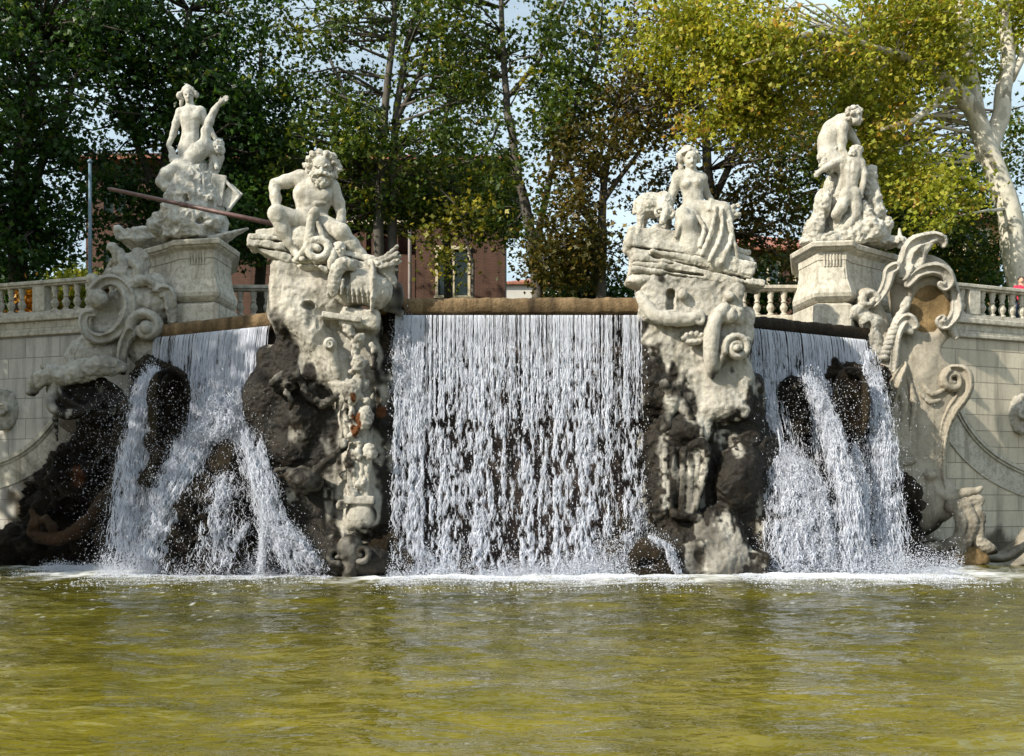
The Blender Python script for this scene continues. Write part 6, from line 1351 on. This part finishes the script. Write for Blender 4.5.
# small growth behind the balustrade, and the lit spray of leaves before the villa window
def shrub(name, label, px, py, Y, rx, ry, dm, n, mat, size=.15, sig=.22, ground=TZ):
    p = P(px, py, Y); t = thing(name, label, 'shrub', (p[0], Y, ground))
    q = g.normal(0, 1, (n, 3)); q /= np.linalg.norm(q, axis=1)[:, None]; q *= g.random((n, 1)) ** .4; cl = p + q * np.array([rx * Y / F, dm, ry * Y / F]); cl = cl[cl[:, 2] > ground + .1]
    mb = MB()
    for c in cl[::3]: mb.tube([(p[0], Y, ground - .05, .03), (*((c + np.array([p[0], Y, ground])) / 2 + [0, 0, .15]), .02), (*c, .006)], 5)
    mb.build('stems', M['darkbark'], t, smooth=True)
    v, f, ti = leaves(cl, 22, size, sig, g); mesh_obj('foliage', v, f, mat, t, False, {'tint': ('FACE', ti)})
tree('plane_tree', 'dim leafy tree close in front of the brick villa window', B0(440, 50), [[(446, gy(50), 50, 5), (448, 240, 50, 4.4), (440, 170, 50, 3.4), (450, 90, 50, 2)], [(446, 230, 50, 3), (480, 170, 50, 2), (500, 120, 50, 1.2)]],
     [(450, 175, 50, 70, 36, 2, 190), (490, 205, 49.5, 34, 34, 2, 70), (390, 190, 49.5, 46, 40, 2, 90), (440, 110, 50, 60, 50, 2.5, 110)], M['leaf_mid'], M['darkbark'], g, size=.21, per=28, gap=.3)
tree('plane_tree', 'dark tree between pointed slab and bearded statue, hiding the villa', B0(262, 48), [[(258, gy(48), 48, 6), (262, 230, 48, 5), (256, 140, 48, 3.4), (262, 50, 48, 2)], [(261, 210, 48, 3), (290, 160, 48, 2), (306, 110, 48, 1.2)]],
     [(262, 215, 47.5, 46, 44, 2, 170), (265, 140, 48, 60, 50, 2.4, 140), (210, 230, 48, 36, 40, 2, 100)], M['leaf_dark'], M['darkbark'], g, size=.21, per=30, gap=.3)
shrub('shrub', 'bright orange shrub glimpsed between the left balusters', 33, 300, 34.5, 12, 9, .5, 26, M['leaf_flame'])
shrub('shrub', 'yellow leaved shrub behind the left balustrade next to the slim pole', 74, 292, 35.5, 20, 22, .8, 60, M['leaf_gold'])
M['leaf_mid_gold'] = m_leaf('sunlit_yellow_leaves', [(0, (.05, .08, .012)), (.5, (.20, .20, .028)), (1, (.40, .35, .05))])  # sunlight on the leaf clump is painted into these yellows
tree('young_tree', 'young tree with yellow lit leaves hanging before the villa window', B0(462, 42), [[(474, gy(42), 42, 2), (472, 260, 42, 1.6), (458, 205, 42, 1.2), (440, 190, 42, .8)]],
     [(440, 255, 42, 20, 26, 1.2, 22), (425, 235, 42, 16, 16, 1, 10), (470, 215, 42, 34, 20, 1.6, 26)], M['leaf_mid_gold'], M['bark'], g, size=.2, per=22, sigma=.5, group=None)
for i, (px, Y, rx, h, lab) in enumerate(((740, 52, 80, 56, 'low dark hedge bush behind the short sunlit balustrade'), (960, 50, 70, 46, 'low dark hedge bush behind the right balustrade'), (590, 56, 60, 36, 'low dark hedge bush beneath the brown autumn tree'), (20, 54, 80, 62, 'low dark hedge bush behind the left balustrade'))):
    shrub('hedge_bush', lab, px, 300, Y, rx, h, 1.6, 200, M['leaf_dark'], .26, .4)

# ------------------------------------------------------------------ the onlooker behind the right balustrade
pp = P(1021, 283, 33.75); t = thing('person', 'person in a red top leaning behind the right balustrade', 'person', (pp[0], pp[1], TZ))
s_ = F / 33.75; zz = lambda h: HY - (TZ + h - CH) * s_; X = 1021
c = Carve(33.75)
c.ell((X, zz(1.56), 0), (.085 * s_, .115 * s_, .1 * s_), 1); c.ell((X, zz(1.53), -2.6), (.5, .9, .8), .5); c.cap((X, zz(1.45), 0), (X, zz(1.3), 0), 1.8, 2.2, 1)
c.ell((X, zz(1.2), 0), (.19 * s_, .24 * s_, .12 * s_), 2); c.cap((X, zz(1.05), 0), (X, zz(.85), 0), .15 * s_, .16 * s_, 2, ys=.75)
for q in (-1, 1):
    c.chain([(X + q * .18 * s_, zz(1.33), 0, 1.9), (X + q * .27 * s_, zz(1.08), -2, 1.5), (X + q * .2 * s_, zz(.98), -8, 1.2)], 1); c.hand((X + q * .2 * s_, zz(.98), -8), (X + q * .14 * s_, zz(.99), -12), 1.3)
    c.chain([(X + q * .09 * s_, zz(.85), 0, 2.5), (X + q * .1 * s_, zz(.46), -.5, 1.8), (X + q * .1 * s_, zz(.08), 0, 1.3), (X + q * .1 * s_, zz(.03), -4, 1.2)], 1.5)
M['skin'] = m_plain('skin', (.45, .27, .19), .6, .1); M['red'] = m_plain('red_cloth', (.45, .02, .06), .8, .15); M['hair'] = m_plain('dark_hair', (.03, .02, .015), .6, .2); M['denim'] = m_plain('blue_trousers', (.04, .06, .11), .8, .15)
c.build('body', M['skin'], t, .02, ())
c = Carve(33.75); c.ell((X, zz(1.2), 0), (.2 * s_, .25 * s_, .135 * s_), 2); c.cap((X, zz(1.05), 0), (X, zz(.88), 0), .165 * s_, .17 * s_, 2, ys=.78)
for q in (-1, 1): c.cap((X + q * .18 * s_, zz(1.34), 0), (X + q * .26 * s_, zz(1.1), -2), 2.3, 1.9, 1)
c.build('red_top', M['red'], t, .02, ((.01, .1),))
c = Carve(33.75); c.ell((X, zz(1.6), .6), (.1 * s_, .1 * s_, .11 * s_), 1); c.build('hair', M['hair'], t, .02, ((.01, .05),))
c = Carve(33.75)
for q in (-1, 1): c.chain([(X + q * .085 * s_, zz(.88), 0, 3), (X + q * .1 * s_, zz(.46), -.5, 2.2), (X + q * .1 * s_, zz(.1), 0, 1.8)], 1.5)
c.build('trousers', M['denim'], t, .02, ((.01, .1),))
